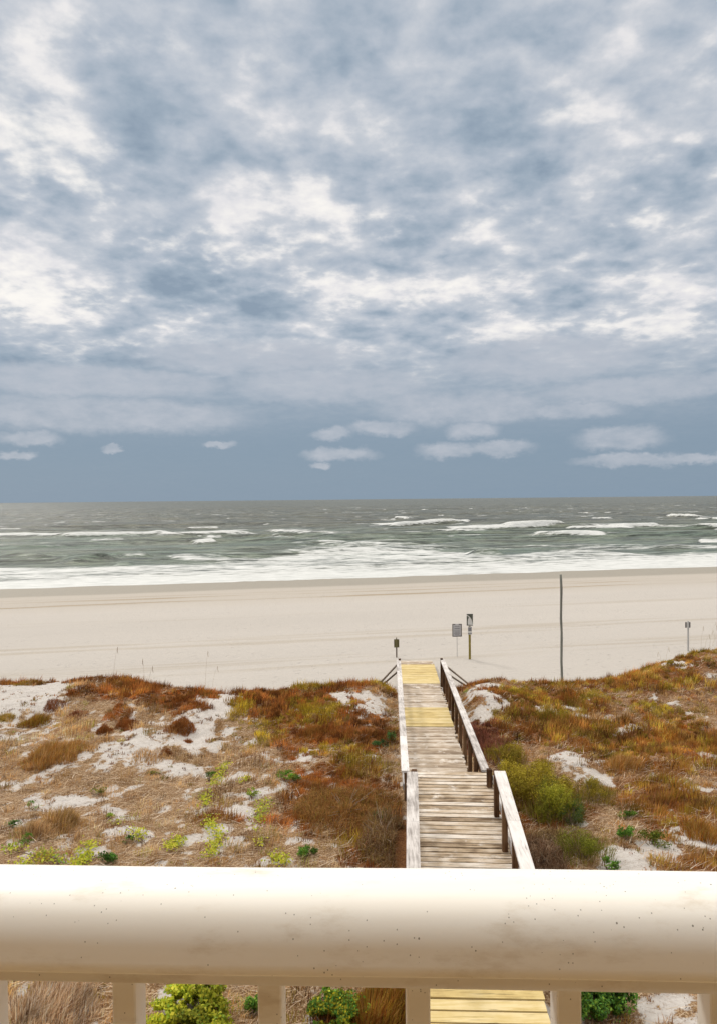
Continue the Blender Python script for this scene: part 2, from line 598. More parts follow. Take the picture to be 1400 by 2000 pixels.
# ------------------------------------------------------------------ materials
def mat_sand():
    m, N, b, out = material('sand')
    co = N.n('ShaderNodeNewGeometry').outputs['Position']
    rot = N.mapping(co, rot=(0, 0, -SH_ANG))
    s = N.attr('shore')
    lit = N.attr('litter')
    # beach: pale beige, grey damp band near the water, faint lines along the shore
    n1 = N.noise(N.mapping(rot, scale=(.02, .12, 1)), 1.0, 5, .6)
    n2 = N.noise(N.mapping(rot, scale=(.05, 1.2, 1)), 1.0, 4, .6)
    n3 = N.noise(co, 9, 5, .6)
    base = N.mix(N.mr(n1, .3, .7), (.445, .41, .372), (.485, .447, .405))
    base = N.mix(N.mr(N.m('ADD', s, N.m('MULTIPLY', N.m('SUBTRACT', n1, .5), 10)), -22, -14, 0, .55, True), base, (.41, .36, .30))
    wet = N.mr(N.m('ADD', s, N.m('MULTIPLY', N.m('SUBTRACT', n1, .5), 5.0)), -9.2, -7.4, 0, 1, True)
    base = N.mix(N.m('MULTIPLY', wet, .9), base, (.285, .26, .215))
    # tyre and tide lines
    for pos, w, k in ((-16.5, .34, .8), (-13.4, .28, .75), (-36.5, .8, .32), (-42.5, .6, .30), (-27, .5, .22), (-11.5, .18, .4)):
        d = N.m('ABSOLUTE', N.m('SUBTRACT', N.m('ADD', s, N.m('MULTIPLY', N.m('SUBTRACT', n1, .5), 2.4)), pos))
        g = N.m('MULTIPLY', N.mr(d, w, w * 2.4, k, 0, True), N.mr(n2, .46, .56))
        base = N.mix(g, base, (.30, .24, .16))
    base = N.mix(N.mr(n3, .35, .75, 0, .18), base, (.36, .32, .28))
    # white dune sand and leaf litter
    dune = N.mix(N.mr(n3, .3, .7), (.54, .505, .47), (.46, .42, .385))
    base = N.mix(N.attr('dune'), base, dune)
    ln = N.noise(co, 7, 8, .75)
    ln2 = N.noise(co, 30, 6, .8)
    col_l = N.ramp(ln2, [(.3, (.05, .026, .012)), (.45, (.17, .09, .04)), (.55, (.36, .24, .13)), (.66, (.58, .49, .38))])
    col_r = N.ramp(ln2, [(.3, (.045, .02, .008)), (.48, (.15, .06, .022)), (.6, (.27, .125, .045)), (.75, (.42, .25, .12))])
    col_l = N.mix(N.attr('rustness'), col_l, col_r)
    f = N.mr(N.m('ADD', lit, N.m('MULTIPLY', N.m('SUBTRACT', ln, .5), 2.6)), .34, .72, 0, 1, True)
    # scattered debris on bare dune sand
    deb = N.mr(N.noise(co, 16, 7, .85), .55, .62, 0, .8)
    base = N.mix(N.m('MULTIPLY', deb, N.attr('dune')), base, (.22, .15, .09))
    base = N.mix(f, base, col_l)
    N.put(b.inputs['Base Color'], base)
    b.inputs['Roughness'].default_value = .95
    b.inputs['Specular IOR Level'].default_value = .15
    rr = N.m('SUBTRACT', .95, N.m('MULTIPLY', wet, .25))
    N.put(b.inputs['Roughness'], rr)
    hb = N.m('ADD', N.noise(co, 5, 8, .65), N.m('MULTIPLY', N.noise(N.mapping(rot, scale=(.4, 1.6, 1)), 2.2, 5, .6), 1.0))
    vo = N.n('ShaderNodeTexVoronoi')
    N.put(vo.inputs['Vector'], N.mapping(co, scale=(1.0, 1.0, .2)))
    vo.inputs['Scale'].default_value = 2.6
    prints = N.m('MULTIPLY', N.mr(vo.outputs['Distance'], .05, .32, -1, 0, True), N.mr(N.noise(co, .22, 4, .6), .42, .60))
    hb = N.m('ADD', hb, N.m('MULTIPLY', prints, .9))
    N.put(b.inputs['Normal'], N.bump(hb, .75, .09))
    return m


def mat_water():
    m, N, b, out = material('sea_water')
    co = N.n('ShaderNodeNewGeometry').outputs['Position']
    rot = N.mapping(co, rot=(0, 0, -SH_ANG))
    foam = N.attr('foam')
    s = N.attr('shore')
    n1 = N.noise(N.mapping(rot, scale=(.35, 1.3, 1)), 1.2, 8, .68, .4)
    n2 = N.noise(N.mapping(rot, scale=(.05, .12, 1)), 1.0, 5, .6)
    n3 = N.noise(N.mapping(rot, scale=(.09, .9, 1)), 1.0, 6, .65, .3)
    f = N.mr(N.m('ADD', foam, N.m('ADD', N.m('MULTIPLY', N.m('SUBTRACT', n1, .5), 1.5), N.m('MULTIPLY', N.m('SUBTRACT', n3, .5), 1.3))), .30, .78, 0, 1, True)
    deep = N.mix(N.mr(n2, .35, .65), (.085, .095, .075), (.125, .12, .085))
    shal = N.mix(N.mr(n2, .35, .65), (.11, .145, .11), (.155, .17, .125))
    wc = N.mix(N.mr(s, 60, 190, 0, 1, True), shal, deep)
    wc = N.mix(N.mr(s, 1, 16, .8, 0, True), wc, (.34, .31, .25))
    w2 = N.mr(N.m('ADD', n3, N.m('MULTIPLY', N.m('SUBTRACT', n1, .5), .6)), .41, .59, .42, 1.45)
    wc = N.vm('SCALE', wc, scale=w2)
    N.put(b.inputs['Base Color'], wc)
    b.inputs['Roughness'].default_value = .32
    b.inputs['IOR'].default_value = 1.33
    b.inputs['Specular IOR Level'].default_value = .32
    h1 = N.noise(N.mapping(rot, scale=(.35, 1, 1)), .9, 8, .62, .2)
    h2 = N.noise(N.mapping(rot, scale=(.25, 1, 1)), .22, 4, .55, .2)
    N.put(b.inputs['Normal'], N.bump(N.m('ADD', N.m('MULTIPLY', h1, 1.2), N.m('MULTIPLY', h2, 3.2)), 1.0, .75))
    fb = N.n('ShaderNodeBsdfPrincipled')
    N.put(fb.inputs['Base Color'], N.mix(N.mr(n1, .35, .7), (.46, .47, .45), (.68, .68, .66)))
    fb.inputs['Roughness'].default_value = .8
    N.put(fb.inputs['Normal'], N.bump(N.noise(co, 2.5, 6, .65), .7, .12))
    ms = N.n('ShaderNodeMixShader')
    N.put(ms.inputs[0], f)
    N.t.links.new(b.outputs[0], ms.inputs[1])
    N.t.links.new(fb.outputs[0], ms.inputs[2])
    N.t.links.new(ms.outputs[0], out.inputs[0])
    return m


def mat_wood(name, dark, mid, light, grain_rot=0.0, along='x', sandy=0.0, tone=1.0):
    """weathered timber; grain runs along object x or y; 'tint' differs per board"""
    m, N, b, out = material(name)
    co = N.n('ShaderNodeNewGeometry').outputs['Position']
    t = N.attr('tint')
    off = N.n('ShaderNodeCombineXYZ')
    N.put(off.inputs[0], N.m('MULTIPLY', t, 37.0))
    N.put(off.inputs[1], N.m('MULTIPLY', t, 11.0))
    p = N.vm('ADD', co, off.outputs[0])
    sc_ = {'x': (1.4, 26, 26), 'y': (26, 1.4, 26), 'z': (26, 26, 1.4)}[along]
    g = N.noise(N.mapping(p, scale=sc_), 1.0, 6, .68, .6)
    g2 = N.noise(p, 2.2, 5, .6)
    f = N.m('ADD', N.m('ADD', N.m('MULTIPLY', N.m('SUBTRACT', g, .5), 1.5), N.m('MULTIPLY', N.m('SUBTRACT', g2, .5), 1.1)), N.m('ADD', N.m('MULTIPLY', N.m('SUBTRACT', t, .5), .5), .5))
    c = N.ramp(f, [(.12, dark), (.45, mid), (.85, light)])
    if sandy > 0:
        sn = N.noise(co, 3.0, 6, .65)
        c = N.mix(N.mr(N.m('MULTIPLY', sn, N.m('ADD', .7, sandy)), .52, .66, 0, .8, True), c, (.70, .64, .57))
    # cracks
    cr = N.noise(N.mapping(p, scale=tuple(v * 1.6 for v in sc_)), 1.0, 3, .5, .3)
    c = N.mix(N.mr(cr, .30, .37, .75, 0), c, tuple(v * .35 for v in dark))
    N.put(b.inputs['Base Color'], c)
    b.inputs['Roughness'].default_value = .85
    b.inputs['Specular IOR Level'].default_value = .2
    N.put(b.inputs['Normal'], N.bump(g, .6, .006))
    return m


def mat_plain(name, col, rough=.6, var=.15, scale=12, metal=0.0):
    m, N, b, out = material(name)
    co = N.n('ShaderNodeNewGeometry').outputs['Position']
    n = N.noise(co, scale, 6, .65)
    c = N.mix(N.mr(n, .3, .7), tuple(v * (1 - var) for v in col), tuple(min(1, v * (1 + var)) for v in col))
    N.put(b.inputs['Base Color'], c)
    b.inputs['Roughness'].default_value = rough
    b.inputs['Metallic'].default_value = metal
    return m


def mat_leaf(name='foliage', rough=.75, trans=.25):
    """foliage: colour is stored per leaf or blade"""
    m, N, b, out = material(name)
    c = N.attr('leafcol', 'Color')
    N.put(b.inputs['Base Color'], c)
    b.inputs['Roughness'].default_value = rough
    b.inputs['Specular IOR Level'].default_value = .15
    tr = N.n('ShaderNodeBsdfTranslucent')
    N.put(tr.inputs[0], c)
    ms = N.n('ShaderNodeMixShader')
    ms.inputs[0].default_value = trans
    N.t.links.new(b.outputs[0], ms.inputs[1])
    N.t.links.new(tr.outputs[0], ms.inputs[2])
    N.t.links.new(ms.outputs[0], out.inputs[0])
    return m


def mat_rail():
    m, N, b, out = material('white_vinyl')
    co = N.n('ShaderNodeNewGeometry').outputs['Position']
    base = (.86, .84, .79)
    n = N.noise(N.mapping(co, scale=(3, 30, 30)), 1.0, 5, .6)
    c = N.mix(N.mr(n, .35, .75, 0, .35), base, (.78, .70, .57))
    # grime patches
    gp = N.noise(N.mapping(co, scale=(9, 22, 22)), 1.0, 7, .7)
    c = N.mix(N.mr(gp, .52, .72, 0, .42, True), c, (.50, .40, .27))
    # fly specks, mostly in clusters
    for sc_, thr, gate, k in ((120, .12, .91, .8), (260, .19, .88, .7), (60, .045, .86, .9)):
        v = N.n('ShaderNodeTexVoronoi')
        N.put(v.inputs['Vector'], N.mapping(co, scale=(1, 1, .8)))
        v.inputs['Scale'].default_value = sc_
        sepc = N.n('ShaderNodeSeparateColor')
        N.put(sepc.inputs[0], v.outputs['Color'])
        clus = N.mr(N.noise(co, 14, 2, .5), .35, .65, -.12, .12)
        g = N.m('MULTIPLY', N.m('GREATER_THAN', N.m('ADD', sepc.outputs[0], clus), gate), N.mr(v.outputs['Distance'], thr * .6, thr, k, 0))
        c = N.mix(g, c, (.06, .045, .03))
    N.put(b.inputs['Base Color'], c)
    b.inputs['Roughness'].default_value = .45
    b.inputs['Specular IOR Level'].default_value = .35
    N.put(b.inputs['Normal'], N.bump(N.noise(co, 160, 3, .5), .06, .001))
    return m


M_SAND, M_WATER = mat_sand(), mat_water()
M_DECK = mat_wood('weathered_deck_wood', (.13, .085, .05), (.43, .33, .225), (.66, .60, .53), along='x', sandy=.24)
M_DECKFAR = mat_wood('sandy_deck_wood', (.22, .16, .11), (.43, .34, .25), (.62, .55, .47), along='x', sandy=.28)
M_NEW = mat_wood('new_pine_boards', (.38, .27, .11), (.55, .42, .18), (.66, .54, .30), along='x')
M_CAP = mat_wood('pale_weathered_rail_wood', (.30, .27, .25), (.56, .52, .49), (.72, .69, .66), along='y')
M_POST = mat_wood('brown_post_wood', (.045, .022, .010), (.11, .055, .025), (.22, .13, .07), along='z')
M_DARKW = mat_wood('dark_timber', (.05, .035, .022), (.11, .08, .055), (.2, .16, .12), along='y')
M_LEAF = mat_leaf()
M_RAIL = mat_rail()
M_STEM = mat_plain('woody_stem', (.22, .16, .11), .9, .3, 40)

# ------------------------------------------------------------------ setting: sand
def axis(fine0, fine1, st, outer, grow):
    a = list(np.arange(fine0, fine1, st))
    for sgn in (1, -1):
        p = fine1 if sgn > 0 else fine0 - st
        step = st
        ext = []
        lim = outer[1] if sgn > 0 else outer[0]
        while (p < lim) if sgn > 0 else (p > lim):
            ext.append(p)
            step = min(step * grow, 25)
            p += sgn * step
        ext.append(lim)
        a = a + ext if sgn > 0 else ext[::-1] + a
    return np.array(a)


def grid_mesh(xs, ys, zf):
    XX, YY = np.meshgrid(xs, ys)
    x, y = XX.ravel(), YY.ravel()
    z = zf(x, y)
    nx, ny = len(xs), len(ys)
    i = np.arange(nx * ny).reshape(ny, nx)
    Fc = np.stack([i[:-1, :-1], i[:-1, 1:], i[1:, 1:], i[1:, :-1]], -1).reshape(-1, 4)
    return x, y, z, Fc


xs = axis(-14, 17, .11, (-600, 600), 1.06)
ys = axis(7, 31, .11, (-12, 170), 1.035)
x, y, z, Fc = grid_mesh(xs, ys, ground)
me = np_mesh('sand', np.stack([x, y, z], -1), Fc, 4, True)
S_, R_, O_ = cover(x, y)
yc_ = crest(x)
add_attr(me, 'litter', 1 - ss(S_, .15, .85))
add_attr(me, 'rustness', ss(R_ + .25 * ss(x, 2, 6), .25, .75))
add_attr(me, 'dune', 1 - ss(y, yc_ + .5, yc_ + 4))
add_attr(me, 'shore', shore_s(x, y))
tag(link('beach', me, M_SAND), kind='structure')

# ------------------------------------------------------------------ setting: sea
BREAK = [  # x0,y0 -> x1,y1 crest in the photograph, height m, foam depth m, strength
    (-80, 1051, 130, 1050, .7, 16, 1.0), (120, 1051, 330, 1044, .85, 14, 1.1), (300, 1046, 500, 1040, .6, 9, .9), (362, 1034, 432, 1033, .5, 3, .8),
    (382, 1059, 424, 1057, .45, 2, .78), (515, 1036, 665, 1042, .4, 9, .62), (630, 1045, 660, 1043, .4, 2.5, .7), (560, 1060, 680, 1068, .3, 5, .45),
    (760, 1027, 895, 1021, 1.0, 10, 1.1), (890, 1020, 908, 1018, .6, 5, .9), (770, 1013, 798, 1013, .8, 8, .9), (885, 1035, 1010, 1032, .7, 12, 1.0),
    (990, 1031, 1102, 1027, 1.1, 16, 1.2), (840, 1036, 960, 1038, .3, 8, .65), (1035, 1045, 1190, 1045, .6, 8, .85), (1100, 1033, 1245, 1033, .7, 10, .95),
    (1210, 1031, 1290, 1028, .9, 12, 1.1), (1152, 1013, 1196, 1013, .7, 6, .85), (1300, 1009, 1365, 1010, 1.0, 12, .95), (1350, 1014, 1480, 1016, .7, 12, .85),
    (1285, 1031, 1500, 1031, .5, 14, .85), (515, 1048, 560, 1050, .3, 4, .5), (330, 1092, 470, 1098, .25, 5, .55), (1360, 1057, 1420, 1058, .4, 5, .8),
    (240, 1086, 290, 1083, .3, 2.0, .35)]
SWELL = [(122, 1102, 225, 1094, .8), (0, 1088, 115, 1088, .45), (225, 1104, 260, 1103, .4), (410, 1075, 520, 1074, .4), (640, 1065, 780, 1066, .4),
         (920, 1086, 990, 1084, .75), (1270, 1074, 1360, 1070, .5), (1000, 1062, 1200, 1060, .3), (60, 1018, 180, 1018, .5), (560, 1010, 700, 1010, .5),
         (340, 1000, 480, 1000, .5), (1220, 1000, 1330, 998, .5)]
SURF = np.array([(-300, 1112), (0, 1109), (122, 1110), (250, 1108), (330, 1104), (470, 1096), (600, 1080), (700, 1073), (850, 1080), (930, 1087), (1000, 1086),
                 (1080, 1077), (1150, 1073), (1270, 1080), (1400, 1078), (1700, 1070)], float)


def sea_fields(x, y):
    s = shore_s(x, y)
    t = shore_t(x, y)
    px, py = proj(x, y, np.full_like(x, SEA_Z))
    front = y > 20
    amp = np.clip(.03 + s / 150, 0, .30) * np.exp(-np.clip(s - 900, 0, None) / 800)
    h = np.zeros_like(x)
    ph = 3.2 * fbm(t * .012, s * .02, 31, 3)
    for lam, a, sk in ((24, .8, 0), (13, .55, 4.1), (8.1, .4, 2.0)):
        c = np.cos(2 * math.pi * (s / lam + ph * (24 / lam) ** .5 + sk)) * .5 + .5
        h += a * (c ** 2.2 - .35) * (.25 + 1.2 * fbm(t * .03 + sk, s * .05, 33, 3))
    h = h * amp * 2.3 + amp * .5 * (fbm(t * .22, s * .5, 36, 3) - .5)
    foam = np.zeros_like(x)
    wob = 3.0 * (fbm(t * .045, s * .01, 37, 3) - .5) * 2
    for i, (x0, y0, x1, y1, hh, fd, st) in enumerate(BREAK):
        a, b = ground_pt(x0, y0, SEA_Z), ground_pt(x1, y1, SEA_Z)
        d = (b - a)[:2]
        L = np.linalg.norm(d)
        d /= L
        nrm = np.array([-d[1], d[0]])
        u = (x - a[0]) * d[0] + (y - a[1]) * d[1]
        v = (x - a[0]) * nrm[0] + (y - a[1]) * nrm[1] - wob
        e = np.minimum(ss(u, -.06 * L, .14 * L), 1 - ss(u, .86 * L, 1.06 * L)) * front
        bump = np.where(v < 0, np.exp(-(v / 1.5) ** 2), np.exp(-(v / 4.6) ** 2))
        h = h + hh * 1.25 * e * bump
        fm = np.where(v < 0, np.exp(-(v / 1.5) ** 2), np.exp(-(v / (fd * 1.4)) ** 2 * 1.2)) * e * st * 1.1
        fm = fm * (.78 + .5 * fbm(t * .07, s * .25, 50 + i, 2))
        foam = np.maximum(foam, fm)
        trough = e * np.exp(-((v + 3.2) / 1.8) ** 2)
        h = h - .22 * hh * trough
    for i, (x0, y0, x1, y1, hh) in enumerate(SWELL):
        a, b = ground_pt(x0, y0, SEA_Z), ground_pt(x1, y1, SEA_Z)
        d = (b - a)[:2]
        L = np.linalg.norm(d)
        d /= L
        nrm = np.array([-d[1], d[0]])
        u = (x - a[0]) * d[0] + (y - a[1]) * d[1]
        v = (x - a[0]) * nrm[0] + (y - a[1]) * nrm[1] - wob * .5
        e = np.minimum(ss(u, -.1 * L, .3 * L), 1 - ss(u, .7 * L, 1.1 * L)) * front
        h = h + hh * e * np.where(v < 0, np.exp(-(v / 1.3) ** 2), np.exp(-(v / 3.5) ** 2))
    edge = np.interp(px, SURF[:, 0], SURF[:, 1]) - 2 + 10 * (fbm(t * .06, t * .013, 38, 3) - .5)
    n = fbm(t * .12, s * .35, 39, 4)
    surf = ss(py, edge - 2, edge + 5) * front
    dens = .42 + .42 * n + .20 * ss(s, 12, 3) + .25 * ss(fbm(t * .02, s * .09, 46, 3), .4, .65)
    foam = np.maximum(foam, surf * dens)
    patch = ss(py, edge - 28, edge) * front * .55 * ss(fbm(t * .035, s * .10, 40, 3), .45, .65)
    foam = np.maximum(foam, patch)
    caps = ss(fbm(t * .10, s * .28, 45, 4), .70, .76) * .62 * ss(s, 40, 90) * (1 - ss(s, 500, 900))
    foam = np.maximum(foam, caps)
    h = h * ss(s, -2, 22) + .10 * surf * ss(s, 3, 14) * (fbm(t * .15, s * .6, 42, 3) - .3) * 3
    h = h + .05 * (fbm(t * .12, s * .05, 43, 3) - .5) * (1 - ss(s, 10, 30))
    return h, foam, s


# rows by distance from the camera, columns fanned so near water is finely divided
dd = np.concatenate([np.arange(52, 130, .32), np.arange(130, 260, .6), np.geomspace(260, 900, 150)[:], np.geomspace(920, 40000, 40)])
uu = np.concatenate([-np.geomspace(9, .72, 20), np.linspace(-.70, .70, 900), np.geomspace(.72, 9, 20)])
DD, UU = np.meshgrid(dd, uu, indexing='ij')
# straight rows; the fan keeps columns as lines from the origin
x = (UU * (DD + 6)).ravel()
y = DD.ravel()
h, foam, s = sea_fields(x, y)
nx, ny = len(uu), len(dd)
i = np.arange(nx * ny).reshape(ny, nx)
Fc = np.stack([i[:-1, :-1], i[:-1, 1:], i[1:, 1:], i[1:, :-1]], -1).reshape(-1, 4)
keep = (s[Fc] > -14).all(1)
Fc = Fc[keep]
used, inv = np.unique(Fc, return_inverse=True)
Fc = inv.reshape(Fc.shape)
me = np_mesh('sea', np.stack([x, y, SEA_Z + h], -1)[used], Fc, 4, True)
add_attr(me, 'foam', foam[used])
add_attr(me, 'shore', s[used])
tag(link('sea', me, M_WATER), kind='structure')


# ------------------------------------------------------------------ vegetation builders
def blades(pos, ht, wd, lean_dir, lean, col, jit=.15, curl=1.0, face=None):
    """two-segment blades. pos (n,3), ht, wd, lean_dir (angle), lean (0 upright .. 1 flat), col (n,3)"""
    n = len(pos)
    fa = rng.uniform(0, 2 * math.pi, n) if face is None else face
    dx, dy = np.cos(lean_dir), np.sin(lean_dir)
    side = np.stack([np.cos(fa), np.sin(fa), np.zeros(n)], -1) * (wd / 2)[:, None]
    up1 = np.stack([dx * lean * .35, dy * lean * .35, np.sqrt(np.clip(1 - (lean * .35) ** 2, 0, 1))], -1)
    l2 = np.clip(lean * curl, 0, .99)
    up2 = np.stack([dx * l2, dy * l2, np.sqrt(1 - l2 ** 2)], -1)
    p0 = pos
    p1 = pos + up1 * (ht * .5)[:, None]
    p2 = p1 + up2 * (ht * .5)[:, None]
    V = np.stack([p0 - side, p0 + side, p1 - side * .8, p1 + side * .8, p2], 1).reshape(-1, 3)
    b = (np.arange(n) * 5)[:, None]
    T = np.stack([b + [0, 1, 3], b + [0, 3, 2], b + [2, 3, 4]], 1).reshape(-1, 3)
    c = np.clip(col * (1 + rng.uniform(-jit, jit, (n, 1))), 0, 1)
    C = np.repeat(c, 5, 0).reshape(n, 5, 3)
    C = C.reshape(-1, 3)
    return V, T, C


def leaves(pos, size, normal, col, aspect=.5, jit=.2):
    """pointed four-corner leaves; normal (n,3)"""
    n = len(pos)
    nn = normal / (np.linalg.norm(normal, axis=1, keepdims=True) + 1e-9)
    r = rng.normal(size=(n, 3))
    a = np.cross(nn, r)
    a /= np.linalg.norm(a, axis=1, keepdims=True) + 1e-9
    b = np.cross(nn, a)
    L = size[:, None]
    V = np.stack([pos - a * L * .5, pos + b * L * aspect * .5, pos + a * L * .5, pos - b * L * aspect * .5], 1).reshape(-1, 3)
    k = (np.arange(n) * 4)[:, None]
    T = np.stack([k + [0, 1, 2], k + [0, 2, 3]], 1).reshape(-1, 3)
    C = np.repeat(np.clip(col * (1 + rng.uniform(-jit, jit, (n, 1))), 0, 1), 4, 0)
    return V, T, C


def merge(parts):
    V, T, C, o = [], [], [], 0
    for v, t, c in parts:
        V.append(v)
        T.append(t + o)
        C.append(c)
        o += len(v)
    return np.concatenate(V), np.concatenate(T), np.concatenate(C)


def veg(name, parts, parent=None, mat=None):
    V, T, C = merge(parts)
    me = np_mesh(name, V, T, 3)
    add_attr(me, 'leafcol', C)
    return link(name, me, mat or M_LEAF, parent)


def pick(pal, n, w=None):
    pal = np.array(pal)
    i = rng.choice(len(pal), n, p=w)
    f = rng.uniform(0, 1, (n, 1))
    j = rng.choice(len(pal), n, p=w)
    return pal[i] * (1 - f * .5) + pal[j] * f * .5


RUSTP = [(.22, .076, .018), (.29, .108, .026), (.13, .046, .014), (.33, .15, .045), (.085, .034, .014), (.27, .15, .035), (.23, .09, .02)]
ORANGEP = [(.33, .135, .022), (.40, .19, .04), (.26, .095, .016), (.46, .28, .09), (.34, .24, .045), (.15, .07, .02)]
TANP = [(.52, .33, .15), (.38, .24, .11), (.60, .45, .27), (.28, .16, .07), (.46, .27, .10), (.18, .10, .05)]
OLIVEP = [(.28, .21, .02), (.36, .27, .03), (.20, .15, .015), (.42, .31, .06), (.26, .14, .02)]
STRAWP = [(.64, .50, .34), (.76, .66, .54), (.46, .31, .18), (.24, .13, .065), (.58, .41, .25), (.14, .075, .04)]
MAROONP = [(.15, .05, .03), (.22, .09, .06), (.11, .04, .02)]

BW_ON = lambda x, y: (np.abs(x - bx_far(y)) < np.where(y < 15.3, 1.08, .95)) & (y < FAR_END)


def scatter(n, x0, x1, y0, y1):
    x = rng.uniform(x0, x1, n)
    y = rng.uniform(y0, y1, n)
    k = np.abs(x) < .56 * y + 3.5
    return x[k], y[k]


# --- ground cover in tussocks: rust, olive and tan
def tussocks(n, keep, hr, rr, nb, pal_of, lean=.85, wd=(.007, .015), wind=.45, curl=1.0):
    cx, cy = scatter(n, -19, 21, 6.5, 31)
    S_, R_, O_ = cover(cx, cy)
    k = keep(cx, cy, S_, R_, O_) & ~BW_ON(cx, cy)
    cx, cy = cx[k], cy[k]
    m = len(cx)
    big = rng.uniform(0, 1, m) ** 2.2
    size = .55 + .45 * ss(fbm(cx * .8, cy * .8, 67, 3), .35, .65)
    H = (hr[0] + (hr[1] - hr[0]) * big) * size
    RR = (rr[0] + (rr[1] - rr[0]) * big) * size
    col = pal_of(cx, cy, m)
    cnt = (nb * (.45 + .9 * big)).astype(int)
    idx = np.repeat(np.arange(m), cnt)
    N_ = len(idx)
    a = rng.uniform(0, 2 * math.pi, N_)
    q = np.sqrt(rng.uniform(0, 1, N_))
    x, y = cx[idx] + RR[idx] * q * np.cos(a), cy[idx] + RR[idx] * q * np.sin(a)
    ok = ~BW_ON(x, y)
    idx, a, q, x, y = idx[ok], a[ok], q[ok], x[ok], y[ok]
    N_ = len(idx)
    pos = np.stack([x, y, ground(x, y) - .01], -1)
    ht = H[idx] * (1 - .5 * q ** 2) * rng.uniform(.5, 1.15, N_)
    lx, ly = np.cos(a) * q + .45 * math.cos(wind), np.sin(a) * q + .45 * math.sin(wind)
    la = np.arctan2(ly, lx) + rng.normal(0, .4, N_)
    far = 1 + .5 * ss(y, 15, 25)
    c = col[idx] * rng.uniform(.75, 1.3, (N_, 1))
    return blades(pos, ht, rng.uniform(wd[0], wd[1], N_) * far, la, rng.uniform(.05, lean, N_), c, .12, curl)


def rust_pal(x, y, m):
    right = (ss(x, 4, 8) * (rng.uniform(0, 1, m) < .75))[:, None]
    col = pick(RUSTP, m) * (1 - right) + pick(ORANGEP, m) * right
    ol = (field(OLIVEW, x, y) > rng.uniform(.35, 1.2, m))[:, None]
    ol2 = (rng.uniform(0, 1, m) < .22 * ss(x, 3, 6))[:, None]
    col = np.where(ol | ol2, pick(OLIVEP, m), col)
    px_ = ground_pt(930, 1440, .7)
    mar = ((np.abs(x - px_[0]) < .8) & (np.abs(y - px_[1]) < 2.4))[:, None]
    col = np.where(mar, pick(MAROONP, m), col)
    thicket = ((x > -.3) & (x < 1.2) & (y < 16))[:, None]
    col = np.where(thicket & (rng.uniform(0, 1, (m, 1)) < .55), pick(MAROONP + OLIVEP[2:3], m) * .8, col)
    left = (1 - ss(x, 2, 5))[:, None]
    col = col * (1 + left * np.array([.12, .08, .0]))
    return col * rng.uniform(.8, 2.0, (m, 1)) * (.20 + 1.65 * fbm(x * 1.8, y * 1.8, 69, 3))[:, None]


def tan_pal(x, y, m):
    right = (ss(x, 3, 6) * (rng.uniform(0, 1, m) < .5))[:, None]
    mid = ((x > -3.5) & (rng.uniform(0, 1, m) < .35))[:, None]
    c = pick(TANP, m) * (1 - right) + pick(ORANGEP + TANP[:1], m) * right
    c = np.where(mid, pick(RUSTP[3:] + TANP[3:5], m) * 1.2, c)
    g = (rng.uniform(0, 1, m) < .09 + .16 * (1 - ss(y, 12, 17)) * (x < 1))[:, None]
    c = np.where(g, pick(OLIVEP + GRASSG, m), c)
    return c * rng.uniform(.9, 1.7, (m, 1)) * (.25 + 1.55 * fbm(x * 1.8, y * 1.8, 70, 3))[:, None]


GRASSG = [(.20, .24, .05), (.28, .28, .07)]
g1 = tussocks(70000, lambda x, y, S, Rr, O: (Rr > .42) & (S < .66), (.07, .42), (.05, .27), 36, rust_pal)
tag(veg('rust_ground_cover', [g1]), 'dense rust brown low shrub and dry grass covering the dune top', 'ground cover', kind='stuff')
g2 = tussocks(34000, lambda x, y, S, Rr, O: (O > .5) & (S < .55), (.08, .28), (.06, .22), 34, lambda x, y, m: pick(OLIVEP + TANP[:2], m) * rng.uniform(.7, 1.6, (m, 1)))
tag(veg('olive_grass', [g2]), 'olive and gold grass patches mixed through the brown dune cover', 'grass', kind='stuff')
g3 = tussocks(60000, lambda x, y, S, Rr, O: (Rr <= .45) & (O <= .5) & (S < .45) & (fbm(x * .9, y * .9, 68, 3) + rng.uniform(-.25, .25, len(x)) > .45), (.05, .36), (.05, .26), 26, tan_pal, .97, (.006, .013), .4, 1.1)
tag(veg('dry_grass', [g3]), 'tan dry grass tussocks over the paler parts of the dune', 'grass', kind='stuff')
# sparse sprigs standing in the bare sand
g5 = tussocks(30000, lambda x, y, S, Rr, O: (S >= .45) & (S < 1.05) & (y < crest(x) + .8), (.04, .17), (.02, .12), 12, lambda x, y, m: pick(RUSTP[:3] + TANP[3:5] + OLIVEP[2:3], m) * rng.uniform(.5, 1.4, (m, 1)), .95)
tag(veg('sand_sprigs', [g5]), 'sparse dark sprigs and runners scattered over the bare sand patches', 'sprigs', kind='stuff')

xs_, ys_ = scatter(150000, -17, 18, 6.5, 27)
S2, R2, O2 = cover(xs_, ys_)
k = (S2 < .60) & (R2 < .85) & ~BW_ON(xs_, ys_) & (rng.uniform(0, 1, len(xs_)) < np.where(S2 < .4, .8, .25))
xs_, ys_ = xs_[k], ys_[k]
n = len(xs_)
pos = np.stack([xs_, ys_, ground(xs_, ys_) + rng.uniform(.005, .06, n)], -1)
dr = rng.normal(.45, .5, n) + math.pi * (rng.uniform(0, 1, n) < .5)
g4 = blades(pos, rng.uniform(.12, .42, n), rng.uniform(.005, .011, n), dr, np.full(n, 2.8), pick(STRAWP, n), .25, .35, face=dr + math.pi / 2)
tag(veg('straw_litter', [g4]), 'flattened pale straw and dead stems lying over the dune sand', 'straw', kind='stuff')


